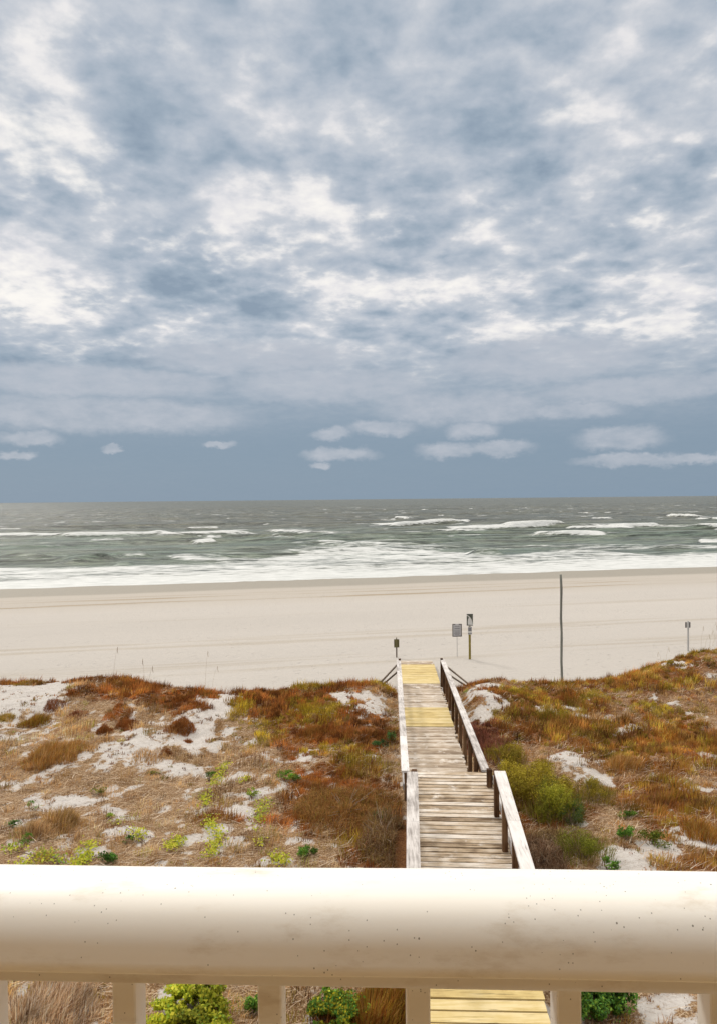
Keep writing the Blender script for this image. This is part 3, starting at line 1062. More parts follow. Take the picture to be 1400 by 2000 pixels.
# --- individual plants
def tuft(label, px, py, r, h, pal, n, group=None, name='grass_tuft', cat='grass tuft', lean=.75, w=(.007, .014), wind=.4):
    c = ground_pt(px, py, .6)
    cz = float(ground(np.array([c[0]]), np.array([c[1]]))[0])
    c = ground_pt(px, py, cz)
    e = empty(name, (c[0], c[1], cz))
    a = rng.uniform(0, 2 * math.pi, n)
    q0 = np.sqrt(rng.uniform(0, 1, n))
    q = r * q0 * (.65 + .7 * vn(np.cos(a) * 2.1 + 7, np.sin(a) * 2.1 + px * .1, 93))
    x, y = c[0] + q * np.cos(a), c[1] + q * np.sin(a)
    pos = np.stack([x, y, ground(x, y) - .01], -1)
    prof = (1 - .6 * q0 ** 2) * (.5 + .9 * fbm(x * 5, y * 5, 94, 2))
    hh = h * prof * rng.uniform(.55, 1.1, n)
    la = a + rng.normal(0, .5, n)
    lx, ly = np.cos(la) * (q / r) + .5 * np.cos(wind), np.sin(la) * (q / r) + .5 * np.sin(wind)
    g = blades(pos, hh, rng.uniform(w[0], w[1], n), np.arctan2(ly, lx), rng.uniform(.1, lean, n), pick(pal, n) * (.8 + 1.1 * fbm(x * 6, y * 6, 95, 2)[:, None]), .2)
    veg('blades', [g], e)
    tag(e, label, cat, group)
    return e


YG = [(.52, .50, .04), (.42, .46, .035), (.62, .56, .07), (.30, .38, .035)]
GR = [(.10, .24, .03), (.07, .17, .03), (.16, .30, .05), (.20, .32, .04)]
DG = [(.04, .10, .03), (.06, .13, .04), (.09, .15, .04)]
OG = [(.20, .21, .02), (.27, .25, .03), (.14, .17, .02), (.32, .28, .04), (.10, .11, .015)]


OY = [(.42, .33, .035), (.50, .40, .05), (.32, .26, .02), (.24, .19, .015), (.17, .11, .02)]


def bush(label, px, py, rx, ry, h, pal, n, leaf=.045, name='shrub', cat='shrub', group=None, zc=None, aspect=.35, stems=16, lobes=9, upright=.5):
    c = ground_pt(px, py, .55)
    cz = float(ground(np.array([c[0]]), np.array([c[1]]))[0])
    c = ground_pt(px, py, cz)
    e = empty(name, (c[0], c[1], cz))
    # lobes
    LB = []
    for i in range(lobes):
        a = random.uniform(0, 2 * math.pi)
        q = math.sqrt(random.random()) * .72
        LB.append((c[0] + rx * q * math.cos(a), c[1] + ry * q * math.sin(a), cz + h * random.uniform(.25, .85) * (1 - .35 * q), random.uniform(.28, .5) * (9 / max(lobes, 9)) ** .4))
    sm = MB()
    for i in range(stems):
        lb = LB[i % lobes]
        mid = (c[0] * .5 + lb[0] * .5 + random.uniform(-.06, .06), c[1] * .5 + lb[1] * .5 + random.uniform(-.06, .06), cz + (lb[2] - cz) * .5)
        end = (lb[0] + random.uniform(-.2, .2) * rx, lb[1] + random.uniform(-.2, .2) * ry, lb[2] + h * random.uniform(0, .25))
        base = (c[0] + random.uniform(-.1, .1) * rx, c[1] + random.uniform(-.1, .1) * ry, cz - .05)
        sm.tube([base, mid, end], [.012, .008, .003], 5)
    sm.build('stems', M_STEM, e)
    ps, nr, cs = [], [], []
    for lb in LB:
        m = n // lobes
        d = rng.normal(size=(m, 3))
        d /= np.linalg.norm(d, axis=1, keepdims=True)
        q = rng.uniform(.15, 1.08, (m, 1)) ** .6
        k = lb[3]
        p = np.array(lb[:3]) + d * q * np.array([rx * k * 1.25, ry * k * 1.25, h * k])
        # twiggy sub clumps
        p += .05 * np.stack([fbm(p[:, 0] * 9, p[:, 2] * 9, 71, 2), fbm(p[:, 1] * 9, p[:, 0] * 9, 72, 2), fbm(p[:, 2] * 9, p[:, 1] * 9, 73, 2)], -1)
        gate = fbm(p[:, 0] * 7, p[:, 1] * 7 + p[:, 2] * 7, 74, 2) > .38
        p, dd_ = p[gate], d[gate]
        ps.append(p)
        nr.append(dd_ + rng.normal(0, .6, dd_.shape) + [0, 0, .3 - upright])
        t = .5 + 1.0 * random.random()
        cs.append(pick(pal, len(p)) * t)
    p = np.concatenate(ps)
    nr = np.concatenate(nr)
    cc = np.concatenate(cs)
    gz = ground(p[:, 0], p[:, 1])
    k = p[:, 2] > gz + .01
    k &= ~((np.abs(p[:, 0] - bx_near(p[:, 1])) < 1.12) & (p[:, 1] < 15.2))
    p, nr, cc = p[k], nr[k], cc[k]
    if name == 'shrub' and rx > .5 and py < 1800:
        m = int(420 * rx * ry * 4)
        a = rng.uniform(0, 2 * math.pi, m)
        q = np.sqrt(rng.uniform(0, 1, m)) * 1.05
        tx, ty = c[0] + rx * q * np.cos(a), c[1] + ry * q * np.sin(a)
        kk = ~((np.abs(tx - bx_near(ty)) < 1.0) & (ty < 15.2))
        tx, ty, a, q = tx[kk], ty[kk], a[kk], q[kk]
        m = len(tx)
        tz = ground(tx, ty) + h * (1 - q * .75) * rng.uniform(.2, .8, m)
        sp = blades(np.stack([tx, ty, tz], -1), rng.uniform(.12, .34, m), rng.uniform(.006, .013, m), a + rng.normal(0, .6, m), rng.uniform(.1, .9, m),
                    pick(list(pal) + [(.24, .14, .06), (.40, .29, .15)], m), .25)
        veg('sprays', [sp], e)
    veg('foliage', [leaves(p, rng.uniform(.6, 1.3, len(p)) * leaf, nr, cc, aspect)], e)
    tag(e, label, cat, group)
    return e


def twigs(label, px, py, rx, ry, h, n, pal, name='bare_shrub'):
    c = ground_pt(px, py, .55)
    cz = float(ground(np.array([c[0]]), np.array([c[1]]))[0])
    c = ground_pt(px, py, cz)
    e = empty(name, (c[0], c[1], cz))
    parts = []
    m = n
    a = rng.uniform(0, 2 * math.pi, m)
    q = np.sqrt(rng.uniform(0, 1, m)) * (.8 + .5 * vn(np.cos(a) * 2.3 + 9, np.sin(a) * 2.3 + px * .1, 92))
    x, y = c[0] + rx * q * np.cos(a), c[1] + ry * q * np.sin(a)
    pos = np.stack([x, y, ground(x, y) - .02 + h * rng.uniform(0, .9, m) * (1 - np.clip(q, 0, 1) ** 1.5) * (.10 + 1.6 * fbm(x * 3.2, y * 3.2, 91, 3))], -1)
    parts.append(blades(pos, rng.uniform(.08, .30, m), rng.uniform(.005, .011, m), rng.uniform(0, 6.28, m), rng.uniform(.5, 1.6, m), pick(pal, m), .25, 1.2))
    k = ~((np.abs(pos[:, 0] - bx_near(pos[:, 1])) < 1.15) & (pos[:, 1] < 15.2))
    sel = np.repeat(k, 5)
    V, T, C = parts[0]
    T = T[np.repeat(k, 3)]
    veg('twigs', [(V, T, C)], e)
    sm = MB()
    for i in range(12):
        a = random.uniform(0, 6.28)
        q = random.uniform(.3, .9)
        ex, ey = c[0] + rx * q * math.cos(a), c[1] + ry * q * math.sin(a)
        if abs(ex - bx_near(ey)) < 1.15 and ey < 15.2:
            continue
        sm.tube([(c[0], c[1], cz), ((c[0] + ex) / 2, (c[1] + ey) / 2, cz + h * .6), (ex, ey, cz + h * random.uniform(.7, 1.1))], [.012, .008, .003], 5)
    sm.build('stems', M_STEM, e)
    tag(e, label, 'shrub')
    return e


def vine(label, pts, pal, n=500, spread=.13, leaf=.05):
    W_ = []
    for (px, py) in pts:
        c = ground_pt(px, py, .6)
        cz = float(ground(np.array([c[0]]), np.array([c[1]]))[0])
        c = ground_pt(px, py, cz)
        W_.append(np.array([c[0], c[1], cz]))
    e = empty('beach_vine', tuple(W_[0]))
    sm = MB()
    sm.tube([w + [0, 0, .03] for w in W_], .007, 5)
    sm.build('runner', M_STEM, e)
    seg = rng.integers(0, len(W_) - 1, n)
    f = rng.uniform(0, 1, (n, 1))
    A = np.array(W_)
    p = A[seg] * (1 - f) + A[seg + 1] * f
    g = fbm(p[:, 0] * 3 + 5, p[:, 1] * 2.2, 81, 2)
    k = (g > .45) & (vn(p[:, 0] * 5, p[:, 1] * 4, 82) > .35)
    p = p[k]
    p[:, :2] += rng.normal(0, spread, (len(p), 2))
    p[:, 2] = ground(p[:, 0], p[:, 1]) + rng.uniform(.03, .13, len(p))
    nr = rng.normal(0, .55, (len(p), 3)) + [0, -.2, 1]
    veg('leaves', [leaves(p, rng.uniform(.6, 1.3, len(p)) * leaf, nr, pick(pal, len(p)), .8)], e)
    tag(e, label, 'vine')
    return e


TG = 'grass tufts on the dune'
tuft('round rust and olive grass tuft on the white sand at far left', 65, 1416, .42, .42, RUSTP + OLIVEP, 1500, TG)
tuft('wide tan and rust grass mound below the left sand patch', 100, 1478, .85, .42, TANP[:2] + ORANGEP, 4200, TG, lean=.9)
tuft('small dark red shrub-like tuft beside the bare sand hollow', 204, 1428, .24, .26, RUSTP[:3], 900, TG)
tuft('dark rust tuft at the top edge of the bare sand hollow', 248, 1408, .32, .28, RUSTP[:3], 1200, TG)
tuft('larger rust red tuft on the right lip of the sand hollow', 352, 1412, .40, .32, RUSTP[:4], 1800, TG)
tuft('small red tuft in the middle of the white sand hollow', 325, 1470, .15, .16, RUSTP[:3], 420, TG)
tuft('tiny rust tuft near the right end of the sand hollow', 368, 1450, .12, .14, RUSTP[:3], 300, TG)
tuft('windblown tan tussock low on the left slope', 70, 1630, .38, .34, TANP, 1500, TG, lean=.9)
tuft('big windblown golden tussock above the vines at lower left', 120, 1610, .45, .36, TANP + ORANGEP[3:], 1800, TG, lean=.9)
tuft('orange brown tuft in the dry grass right of the boardwalk', 1370, 1628, .34, .34, ORANGEP, 1200, TG)
tuft('rounded orange tuft on the right dune slope', 1215, 1498, .50, .36, ORANGEP + TANP[:2], 2200, TG)
tuft('small dark orange tuft beside the right sand mound', 1132, 1452, .26, .26, RUSTP[1:3] + ORANGEP[:1], 800, TG)
tuft('golden grass tuft on the right dune crest near the thin sign', 1372, 1298, .38, .30, OLIVEP + ORANGEP[2:], 1200, TG)
tuft('dry brown tuft on the crest edge right of the tall pole', 1183, 1330, .24, .40, MAROONP + TANP[3:], 450, TG, lean=.6)
tuft('low brown tuft at the foot of the thin sign', 1340, 1284, .30, .18, MAROONP + TANP[3:], 380, TG)
tuft('thin rusty tuft row on the far left crest', 30, 1336, .5, .26, RUSTP + TANP[:2], 1300, TG)
tuft('dark brown tuft in the upper left sand slope', 105, 1372, .36, .22, RUSTP[:3] + MAROONP, 800, TG)
tuft('pale golden tuft at the left picture edge on white sand', 12, 1398, .30, .22, TANP[:2] + OLIVEP, 700, TG)
tuft('low maroon tuft between the two left sand slopes', 150, 1392, .34, .2, MAROONP + RUSTP[:2], 700, TG)
tuft('loose tan tuft over the lower lip of the sand hollow', 290, 1480, .5, .2, TANP, 900, TG, lean=.95)
tuft('rust tuft standing up on the crest just right of the boardwalk', 932, 1330, .55, .34, RUSTP[:4], 1800, TG)
tuft('olive tuft leaning over the left sand slope', 60, 1345, .5, .22, OLIVEP + RUSTP[:2], 1300, TG)
GG = 'green leafy clumps on the dune'
GK = dict(name='green_clump', cat='plant', group=GG, stems=6, lobes=5, aspect=.55)
bush('bright green round clump low on the slope left of the boardwalk', 600, 1672, .24, .20, .24, GR, 1500, .035, **GK)
bush('green clump beside the sand streak in mid slope', 562, 1527, .30, .24, .22, GR + YG[3:], 1400, .035, **GK)
bush('dark green clump touching the railing line at lower left', 214, 1687, .20, .18, .22, GR[:2], 1000, .035, **GK)
bush('leafy green clump on right slope below the olive shrub', 1214, 1640, .25, .20, .25, GR, 1300, .04, **GK)
bush('olive green clump on the white sand at lower right', 1270, 1652, .32, .22, .24, GR[2:] + OG, 1300, .04, **GK)
bush('small green clump in dry grass on the right slope', 1225, 1600, .20, .16, .18, GR + OG[:1], 800, .035, **GK)
bush('green clump peeping above the railing at lower right', 1190, 1702, .20, .16, .22, GR, 800, .04, **GK)
bush('small grey green clump in the centre left straw', 412, 1522, .17, .14, .14, GR[:2] + OG[:1], 500, .03, **GK)
bush('yellow green clump between two white sand spots', 492, 1556, .26, .16, .14, YG[2:] + GR[2:], 800, .03, **GK)
bush('olive clump in the left straw below the sand hollow', 187, 1552, .26, .18, .16, OG + GR[2:3], 800, .03, **GK)
bush('green clump at the far left on grey straw', 60, 1580, .20, .14, .14, GR, 500, .03, **GK)
bush('deep green clump at left edge above the railing', 20, 1620, .22, .16, .18, GR[:2], 700, .03, **GK)
bush('bright green clump in left straw under the long tussock', 50, 1650, .22, .16, .18, GR, 700, .03, **GK)
bush('small green clump alone in the middle of the left slope', 247, 1648, .12, .10, .12, GR[:2], 360, .03, **GK)
bush('small olive clump at the brown hollow edge', 300, 1515, .20, .14, .12, OG, 500, .03, **GK)
bush('pale green clump on the left slope near a sand streak', 215, 1600, .16, .12, .12, YG + GR, 450, .03, **GK)
bush('green patch growing against the left handrail', 765, 1450, .16, .5, .30, DG + GR[:1], 1200, .035, **GK)
bush('dark green patch in rust cover left of the handrail', 742, 1462, .30, .25, .20, DG, 900, .035, **GK)
bush('dark green clump low in the brown thicket by the left rail', 745, 1610, .22, .18, .25, DG, 700, .035, **GK)
SB = 'olive shrubs right of the boardwalk'
SK = dict(group=SB, aspect=.17, upright=.5)
bush('broad olive shrub leaning over the right handrail end', 1040, 1560, 1.05, 1.15, .85, OY, 34000, .065, lobes=22, **SK)
bush('bright moss green shrub crown in the middle of the shrubs', 1075, 1600, .62, .60, .85, [(.27, .26, .025), (.18, .20, .02), (.38, .34, .035)], 13000, .06, lobes=13, **SK)
bush('golden olive shrub furthest right of the group', 1150, 1565, .55, .6, .50, [(.32, .24, .03), (.27, .20, .025), (.20, .18, .02)], 9000, .045, lobes=12, **SK)
bush('dark green shrub behind the golden one', 1112, 1612, .40, .38, .55, DG + OG[2:3], 5500, .045, **SK)
bush('yellow green shrub lowest on the slope near the white railing', 1135, 1680, .60, .50, .55, [(.28, .28, .03), (.22, .23, .025), (.15, .18, .02)], 8000, .045, **SK)
bush('wispy olive tan shrub reaching up beside the rail gap', 985, 1490, .55, .7, .55, OY + [(.34, .20, .04)], 11000, .065, lobes=12, **SK)
twigs('brown thicket filling the hollow under the olive shrubs', 1090, 1650, .75, .55, .30, 5200, [(.16, .09, .035), (.26, .15, .06), (.36, .26, .12), (.10, .05, .02)])
twigs('bare tangled brown shrub between right handrail and olive shrubs', 1055, 1690, .55, .75, .45, 5200, [(.28, .17, .09), (.18, .09, .05), (.42, .30, .20), (.12, .06, .03)])
twigs('big tangled rust shrub left of the boardwalk', 675, 1590, 1.15, 1.25, .34, 13000, [(.40, .17, .045), (.28, .12, .035), (.46, .26, .09), (.26, .19, .03), (.12, .05, .02)])
twigs('dark brown thicket crowding the left handrail', 748, 1640, .50, 1.3, .42, 8500, [(.22, .10, .04), (.13, .06, .03), (.30, .20, .05), (.42, .30, .18)])
vine('yellow green vine trailing down beside the central sand spots', [(440, 1500), (425, 1520), (405, 1555), (395, 1590)], YG, 600, .09)
vine('yellow vine chain running toward the railing left of centre', [(405, 1600), (428, 1640), (415, 1668), (400, 1700)], YG, 700, .09)
vine('bright vine spilling down at left third of the railing', [(350, 1645), (325, 1670), (300, 1700)], YG, 1100, .10)
vine('vine clump low between two tussocks at left', [(180, 1655), (165, 1675), (150, 1702)], YG, 800, .10)
vine('vine spreading along the railing at lower left', [(20, 1660), (60, 1672), (115, 1680), (105, 1700)], YG + GR[2:], 800, .11)
vine('thin vine climbing past the right sand spots', [(515, 1570), (510, 1600), (500, 1625)], YG + GR[3:], 500, .10)
vine('yellow vine scatter right of the third vine chain', [(480, 1640), (460, 1665), (440, 1700)], YG, 450, .10)
vine('short yellow vine run just above the railing at far left', [(30, 1690), (75, 1700), (130, 1698)], YG, 600, .10)
vine('yellow green vine run beside the bright round green clump', [(560, 1690), (530, 1672), (505, 1650)], YG, 450, .09)
vine('pale yellow vine run crossing the sand below the tan mound', [(215, 1600), (260, 1625), (285, 1650)], YG, 450, .09)
vine('yellow vine run at the brown edge of the straw slope', [(530, 1500), (500, 1520), (470, 1530)], YG, 350, .08)
# ground just below the balcony, seen between the balusters
bush('bright yellow green leafy shrub seen between the first and second balusters', 372, 2010, .62, .55, .42, YG + YG[:2] + GR[3:], 14000, .055, name='shrub', cat='shrub', aspect=.7, stems=10)
bush('small green sprig beside the second baluster', 490, 1985, .12, .14, .28, GR, 900, .04, name='shrub', cat='shrub', aspect=.6, stems=6, lobes=4)
bush('green shrub with yellow flowers seen right of the second baluster', 640, 2000, .42, .42, .42, GR[:3] + OG[:1] + [(.6, .5, .03)], 8000, .045, name='shrub', cat='shrub', aspect=.6, stems=8)
bush('deep green leafy shrub seen right of the fourth baluster', 1182, 1995, .42, .42, .40, GR[:2] + DG[:1] + GR[3:], 9000, .05, name='shrub', cat='shrub', aspect=.6, stems=10)
tuft('rusty grass tuft below the balcony beside the third baluster', 740, 1990, .40, .45, ORANGEP + RUSTP[:2] + OLIVEP[:2], 2600, None)
tuft('pale straw tussock below the balcony at far left', 90, 1985, .75, .40, STRAWP, 4200, None, lean=.95)


# --- sea oats: tall thin stalks on the crest
def oats(label, pts, group='sea oat plants on the crest'):
    e = None
    for (px, py, top, lean) in pts:
        b = ground_pt(px, py, .7)
        bz = float(ground(np.array([b[0]]), np.array([b[1]]))[0])
        b = ground_pt(px, py, bz)
        if e is None:
            e = empty('sea_oats', (b[0], b[1], bz))
        h = (py - top) / F * b[1]
        s_ = MB()
        pp = [(b[0] + lean * (t ** 2) * h, b[1], bz - .03 + h * t) for t in (0, .35, .7, 1)]
        s_.tube(pp, [.005, .004, .0035, .002], 5)
        s_.build('stalk', M_STRAWSTEM, e)
        hd = pp[3]
        q = MB()
        q.tube([(hd[0] + lean * .25 * f * .4 + .006 * math.sin(f * 9), hd[1], hd[2] + .02 - .26 * f) for f in np.linspace(0, 1, 9)],
               [.003, .010, .008, .013, .009, .012, .008, .009, .002], 5)
        q.build('seed_head', M_STRAWSTEM, e)
    tag(e, label, 'grass plant', group)


M_STRAWSTEM = mat_plain('straw_stem', (.46, .38, .28), .9, .2, 60)
oats('single faint sea oat stalk above the left rust patch', [(222, 1338, 1262, .12)])
oats('pair of faint sea oat stalks left of centre', [(283, 1340, 1285, -.05), (291, 1340, 1300, .2)])
oats('sea oat stalk standing before the beach in left centre', [(402, 1340, 1270, .08), (416, 1340, 1300, .25)])
oats('cluster of tall sea oats at the right edge of the dune crest',
     [(1368, 1266, 1222, .1), (1376, 1264, 1238, .3), (1385, 1262, 1214, .25), (1393, 1262, 1222, .15), (1398, 1262, 1230, -.2), (1390, 1262, 1240, .5)])
oats('short sea oat stalk on the crest between pole and thin sign', [(1300, 1288, 1262, .2), (1290, 1290, 1272, -.3)])


# ------------------------------------------------------------------ boardwalk
def plank_run(mb, y0, y1, cx, dz, half, pitch=.146, thick=.035, ragged=.02, sel=None, skew=.0, slope=.044):
    ax = np.array([1, -slope, 0]) / math.hypot(1, slope)
    y = y0
    while y < y1 - .05:
        yc = y + pitch / 2
        if sel is None or sel(yc):
            c = np.array([cx(yc) + random.uniform(-1, 1) * ragged, yc, dz(yc) - thick / 2 + random.uniform(-.004, .004)])
            hw = half + random.uniform(-1, 1) * ragged * .6
            a = random.uniform(-.003, .003) + skew
            axx = ax + np.array([0, a, random.uniform(-.003, .003)])
            ay = np.array([-axx[1], axx[0], 0])
            mb.frame_box(c, axx * hw, ay * (pitch / 2 - random.uniform(.003, .008)), (0, 0, thick / 2))
        y += pitch


bw = empty('boardwalk', (bx_near(12), 12, .5))
tag(bw, 'long weathered timber boardwalk with pale handrails crossing the dune to the beach', 'boardwalk')
d1 = MB()
plank_run(d1, 9.4, NEAR_END, bx_near, dz_near, .84, slope=.07)
tag(d1.build('deck', M_DECK, bw), 'weathered grey brown near deck planks')
d2 = MB()
plank_run(d2, 4.2, 9.4, lambda y: 1.12 + .044 * y, dz_near, .73, pitch=.19)
tag(d2.build('new_deck', M_NEW, bw), 'pale yellow new boards nearest the house')
for a_, b_ in ((16.1, 21.66), (24.04, 27.66), (31.45, FAR_END)):
    d3 = MB()
    plank_run(d3, a_, b_, bx_far, dz_far, .74, ragged=.035)
    tag(d3.build('deck', M_DECKFAR, bw), 'grey sandy far deck planks')
for a_, b_ in ((21.7, 24.0), (27.7, 31.4)):
    dn = MB()
    plank_run(dn, a_, b_, bx_far, lambda y: dz_far(y) + .012, .75, pitch=.19, ragged=.006)
    tag(dn.build('new_deck', M_NEW, bw), 'yellow new boards before the beach' if a_ > 25 else 'yellow new boards midway on the far deck')
# steps down from the high near deck
for i in range(4):
    f = (i + .6) / 5
    yy = NEAR_END + .05 + i * .28
    z_ = dz_near(NEAR_END) * (1 - f) + dz_far(16.1) * f
    sp = MB()
    sp.bar((bx_far(yy) - .8, yy + .12, z_ - .02), (bx_far(yy) + .8, yy + .12, z_ - .02), .26, .04)
    sp.build('step', M_DECK, bw)


def line_bar(cx, dz, lat, y0, y1, up, w, h, mat, name, tint=None, parts=1):
    ys2 = np.linspace(y0, y1, parts + 1)
    mb = MB()
    for a, b in zip(ys2[:-1], ys2[1:]):
        mb.bar((cx(a) + lat, a + .002, dz(a) + up), (cx(b) + lat, b - .002, dz(b) + up), w, h, tint=tint)
    o = mb.build(name, mat, bw)
    return o


for sx in (-1, 1):
    # near section
    line_bar(bx_near, dz_near, sx * .80, 9.5, 13.06, .90, .20, .045, M_CAP, 'handrail', parts=2)
    line_bar(bx_near, dz_near, sx * .84, 9.5, 13.2, .52, .035, .14, M_CAP, 'side_rail', parts=2)
    line_bar(bx_near, dz_near, sx * .84, 9.5, 14.4, .17, .035, .14, M_CAP, 'side_rail', parts=2)
    line_bar(bx_near, dz_near, sx * .80, 9.4, NEAR_END, -.13, .045, .18, M_DARKW, 'beam')
    for k, yy in enumerate((13.2, 12.05, 10.85, 9.65)):
        p = MB()
        p.bar((bx_near(yy) + sx * .755 - .02 * (sx < 0), yy, .1), (bx_near(yy) + sx * .755 - .02 * (sx < 0), yy, dz_near(yy) + .875), .09, .09, up=(0, 1, 0), bev=.008)
        p.build('post', M_POST, bw)
    p = MB()
    p.bar((bx_near(14.4) + sx * .755, 14.4, .1), (bx_near(14.4) + sx * .755, 14.4, dz_near(14.4) + .36), .10, .10, up=(0, 1, 0), bev=.008)
    p.build('post', M_POST, bw)
    # far section
    line_bar(bx_far, dz_far, sx * .85, 15.1, RAIL_END, .90, .165, .045, M_CAP, 'handrail', parts=5)
    line_bar(bx_far, dz_far, sx * .885, 15.3, RAIL_END, .50, .035, .13, M_POST if sx > 0 else M_CAP, 'side_rail', parts=3)
    line_bar(bx_far, dz_far, sx * .70, 16.1, FAR_END, -.14, .045, .18, M_DARKW, 'beam')
    yy = 15.3 if sx > 0 else 16.54
    while yy < RAIL_END + .1:
        p = MB()
        g = -.2
        p.bar((bx_far(yy) + sx * .81, yy, g), (bx_far(yy) + sx * .81, yy, dz_far(yy) + (.875 if yy < 27.5 else .98)), .09, .09, up=(0, 1, 0), bev=.008)
        p.build('post', M_POST, bw)
        yy += 1.24
    # side fences running outward from the end posts
    ye = RAIL_END + .05
    bxe = bx_far(ye) + sx * .88
    for (u0, u1) in ((.74, .22), (.45, .10)):
        q = MB()
        q.bar((bxe, ye, dz_far(ye) + u0), (bxe + sx * .85, ye - 1.3, dz_far(ye) + u1), .045, .05)
        q.build('brace', M_DARKW, bw)
# cross joists under the near deck end
q = MB()
q.bar((bx_near(15) - .9, 15.0, dz_near(15) - .14), (bx_near(15) + .9, 15.0, dz_near(15) - .14), .045, .18)
q.build('beam', M_DARKW, bw)

# ------------------------------------------------------------------ signs and pole on the beach
M_PALE = mat_plain('pale_grey_panel', (.50, .49, .50), .5, .08)
M_WHITE = mat_plain('white_panel', (.62, .61, .58), .5, .06)
M_DARKPAINT = mat_plain('dark_green_grey_paint', (.075, .08, .06), .6, .2)
M_DARKGREY = mat_plain('dark_grey_edge', (.10, .09, .085), .6, .2)
M_TEXT = mat_plain('grey_lettering', (.20, .19, .20), .6, .1)
M_YPOST = mat_wood('olive_treated_post', (.10, .075, .015), (.20, .155, .03), (.30, .24, .06), along='z')
M_GALV = mat_plain('thin_grey_metal', (.42, .41, .39), .5, .1)
M_POLE = mat_wood('grey_green_pole_wood', (.06, .06, .05), (.13, .135, .115), (.22, .22, .19), along='z')
M_SIGNW = mat_wood('old_olive_sign_wood', (.06, .05, .02), (.15, .13, .06), (.25, .22, .12), along='z')


def gz(x, y):
    return float(ground(np.array([x]), np.array([y]))[0])


def base_at(px, py):
    z = 0.0
    for _ in range(6):
        p = ground_pt(px, py, z)
        z = gz(p[0], p[1])
    return p[0], p[1], z


def panel(mb, cx, cy, z0, z1, w, t=.02, rz=0.0, tint=None):
    a = np.array([math.cos(rz), math.sin(rz), 0])
    b = np.array([-math.sin(rz), math.cos(rz), 0])
    mb.frame_box((cx, cy, (z0 + z1) / 2), a * w / 2, b * t / 2, (0, 0, (z1 - z0) / 2), tint)


def m_at(y, px):
    return px / F * y


# pale notice sign, 66 px tall in all
x0, y0, z0 = base_at(892, 1283)
e = empty('notice_sign', (x0, y0, z0))
tag(e, 'small grey notice sign with dark frame on a thin pale post', 'sign')
q = MB(); q.tube([(x0, y0 + .03, z0 - .2), (x0, y0 + .03, z0 + m_at(y0, 40))], .014, 6); q.build('post', M_GALV, e)
zt, zb, w = z0 + m_at(y0, 65), z0 + m_at(y0, 40), m_at(y0, 17)
q = MB(); panel(q, x0, y0, zb, zt, w, .015); fr = q.build('panel', M_PALE, e)
q = MB()
bw_ = m_at(y0, 1.5)
for (ca, za, zb2, ww) in ((x0 - w / 2, zb, zt, bw_), (x0 + w / 2, zb, zt, bw_)):
    panel(q, ca, y0 - .012, za, zb2, ww, .022)
panel(q, x0, y0 - .0125, zb, zb + bw_, w - bw_ - .004, .021)
panel(q, x0 - w * .33, y0 - .0125, zt - bw_, zt, w * .25, .021)
panel(q, x0 + w * .33, y0 - .0125, zt - bw_, zt, w * .25, .021)
q.build('frame', M_DARKGREY, e)
q = MB()
for k, (f, ww, tt) in enumerate(((.78, .55, .9), (.60, .60, 1.3), (.44, .66, .7), (.34, .6, .7), (.24, .66, .7), (.15, .5, .6))):
    panel(q, x0 + .0, y0 - .0135, zb + (zt - zb) * f, zb + (zt - zb) * f + m_at(y0, tt), w * ww, .012)
q.build('lettering', M_TEXT, e)

# tall sign with pictogram panel and small plate below on an olive post
x0, y0, z0 = base_at(917, 1288)
e = empty('access_sign', (x0, y0, z0))
tag(e, 'tall sign on yellow olive post with dark and white panel above a small plate', 'sign')
q = MB(); q.bar((x0, y0 + .06, z0 - .2), (x0, y0 + .06, z0 + m_at(y0, 88)), .095, .095, up=(0, 1, 0), bev=.01); q.build('post', M_YPOST, e)
w = m_at(y0, 12.5)
zb, zt = z0 + m_at(y0, 66), z0 + m_at(y0, 90)
q = MB(); panel(q, x0, y0, zb, zt, w, .02); q.build('panel', M_WHITE, e)


def flat(mb, pts, y, x0, zb, w, h, t=.006):
    """polygon in panel coordinates (0..1) as thin raised paint"""
    n = len(pts)
    vs = [(x0 + (a - .5) * w, y, zb + b * h) for a, b in pts] + [(x0 + (a - .5) * w, y - t, zb + b * h) for a, b in pts]
    fs = [tuple(range(n)), tuple(range(2 * n - 1, n - 1, -1))] + [(i, i + n, (i + 1) % n + n, (i + 1) % n) for i in range(n)]
    mb.add(vs, fs)


q = MB()
arc = [(0.02, .93), (.25, .86), (.48, .76), (.68, .62), (.82, .46), (.9, .28), (.97, .10)]
flat(q, arc + [(.98, .98), (.02, .98)], y0 - .0105, x0, zb, w, zt - zb)
flat(q, [(.02, .02), (.20, .06), (.16, .35), (.22, .55), (.36, .68), (.2, .80), (.02, .80)], y0 - .0105, x0, zb, w, zt - zb)
q.build('emblem', M_DARKPAINT, e)
q = MB(); flat(q, [(.25, .04), (.98, .02), (.98, .06), (.25, .12)], y0 - .0105, x0, zb, w, zt - zb); q.build('caption', M_TEXT, e)
w2 = m_at(y0, 8)
zb2, zt2 = z0 + m_at(y0, 49), z0 + m_at(y0, 64.5)
q = MB(); panel(q, x0, y0 - .002, zb2, zt2, w2, .02); pl = q.build('plate', M_WHITE, e)
q = MB()
panel(q, x0, y0 - .014, zb2 + (zt2 - zb2) * .45, zb2 + (zt2 - zb2) * .92, w2 * .8, .006)
panel(q, x0 - w2 * .25, y0 - .014, zb2 + (zt2 - zb2) * .06, zb2 + (zt2 - zb2) * .22, w2 * .34, .006)
panel(q, x0 + w2 * .25, y0 - .014, zb2 + (zt2 - zb2) * .06, zb2 + (zt2 - zb2) * .22, w2 * .34, .006)
q.build('lettering', M_TEXT, e)

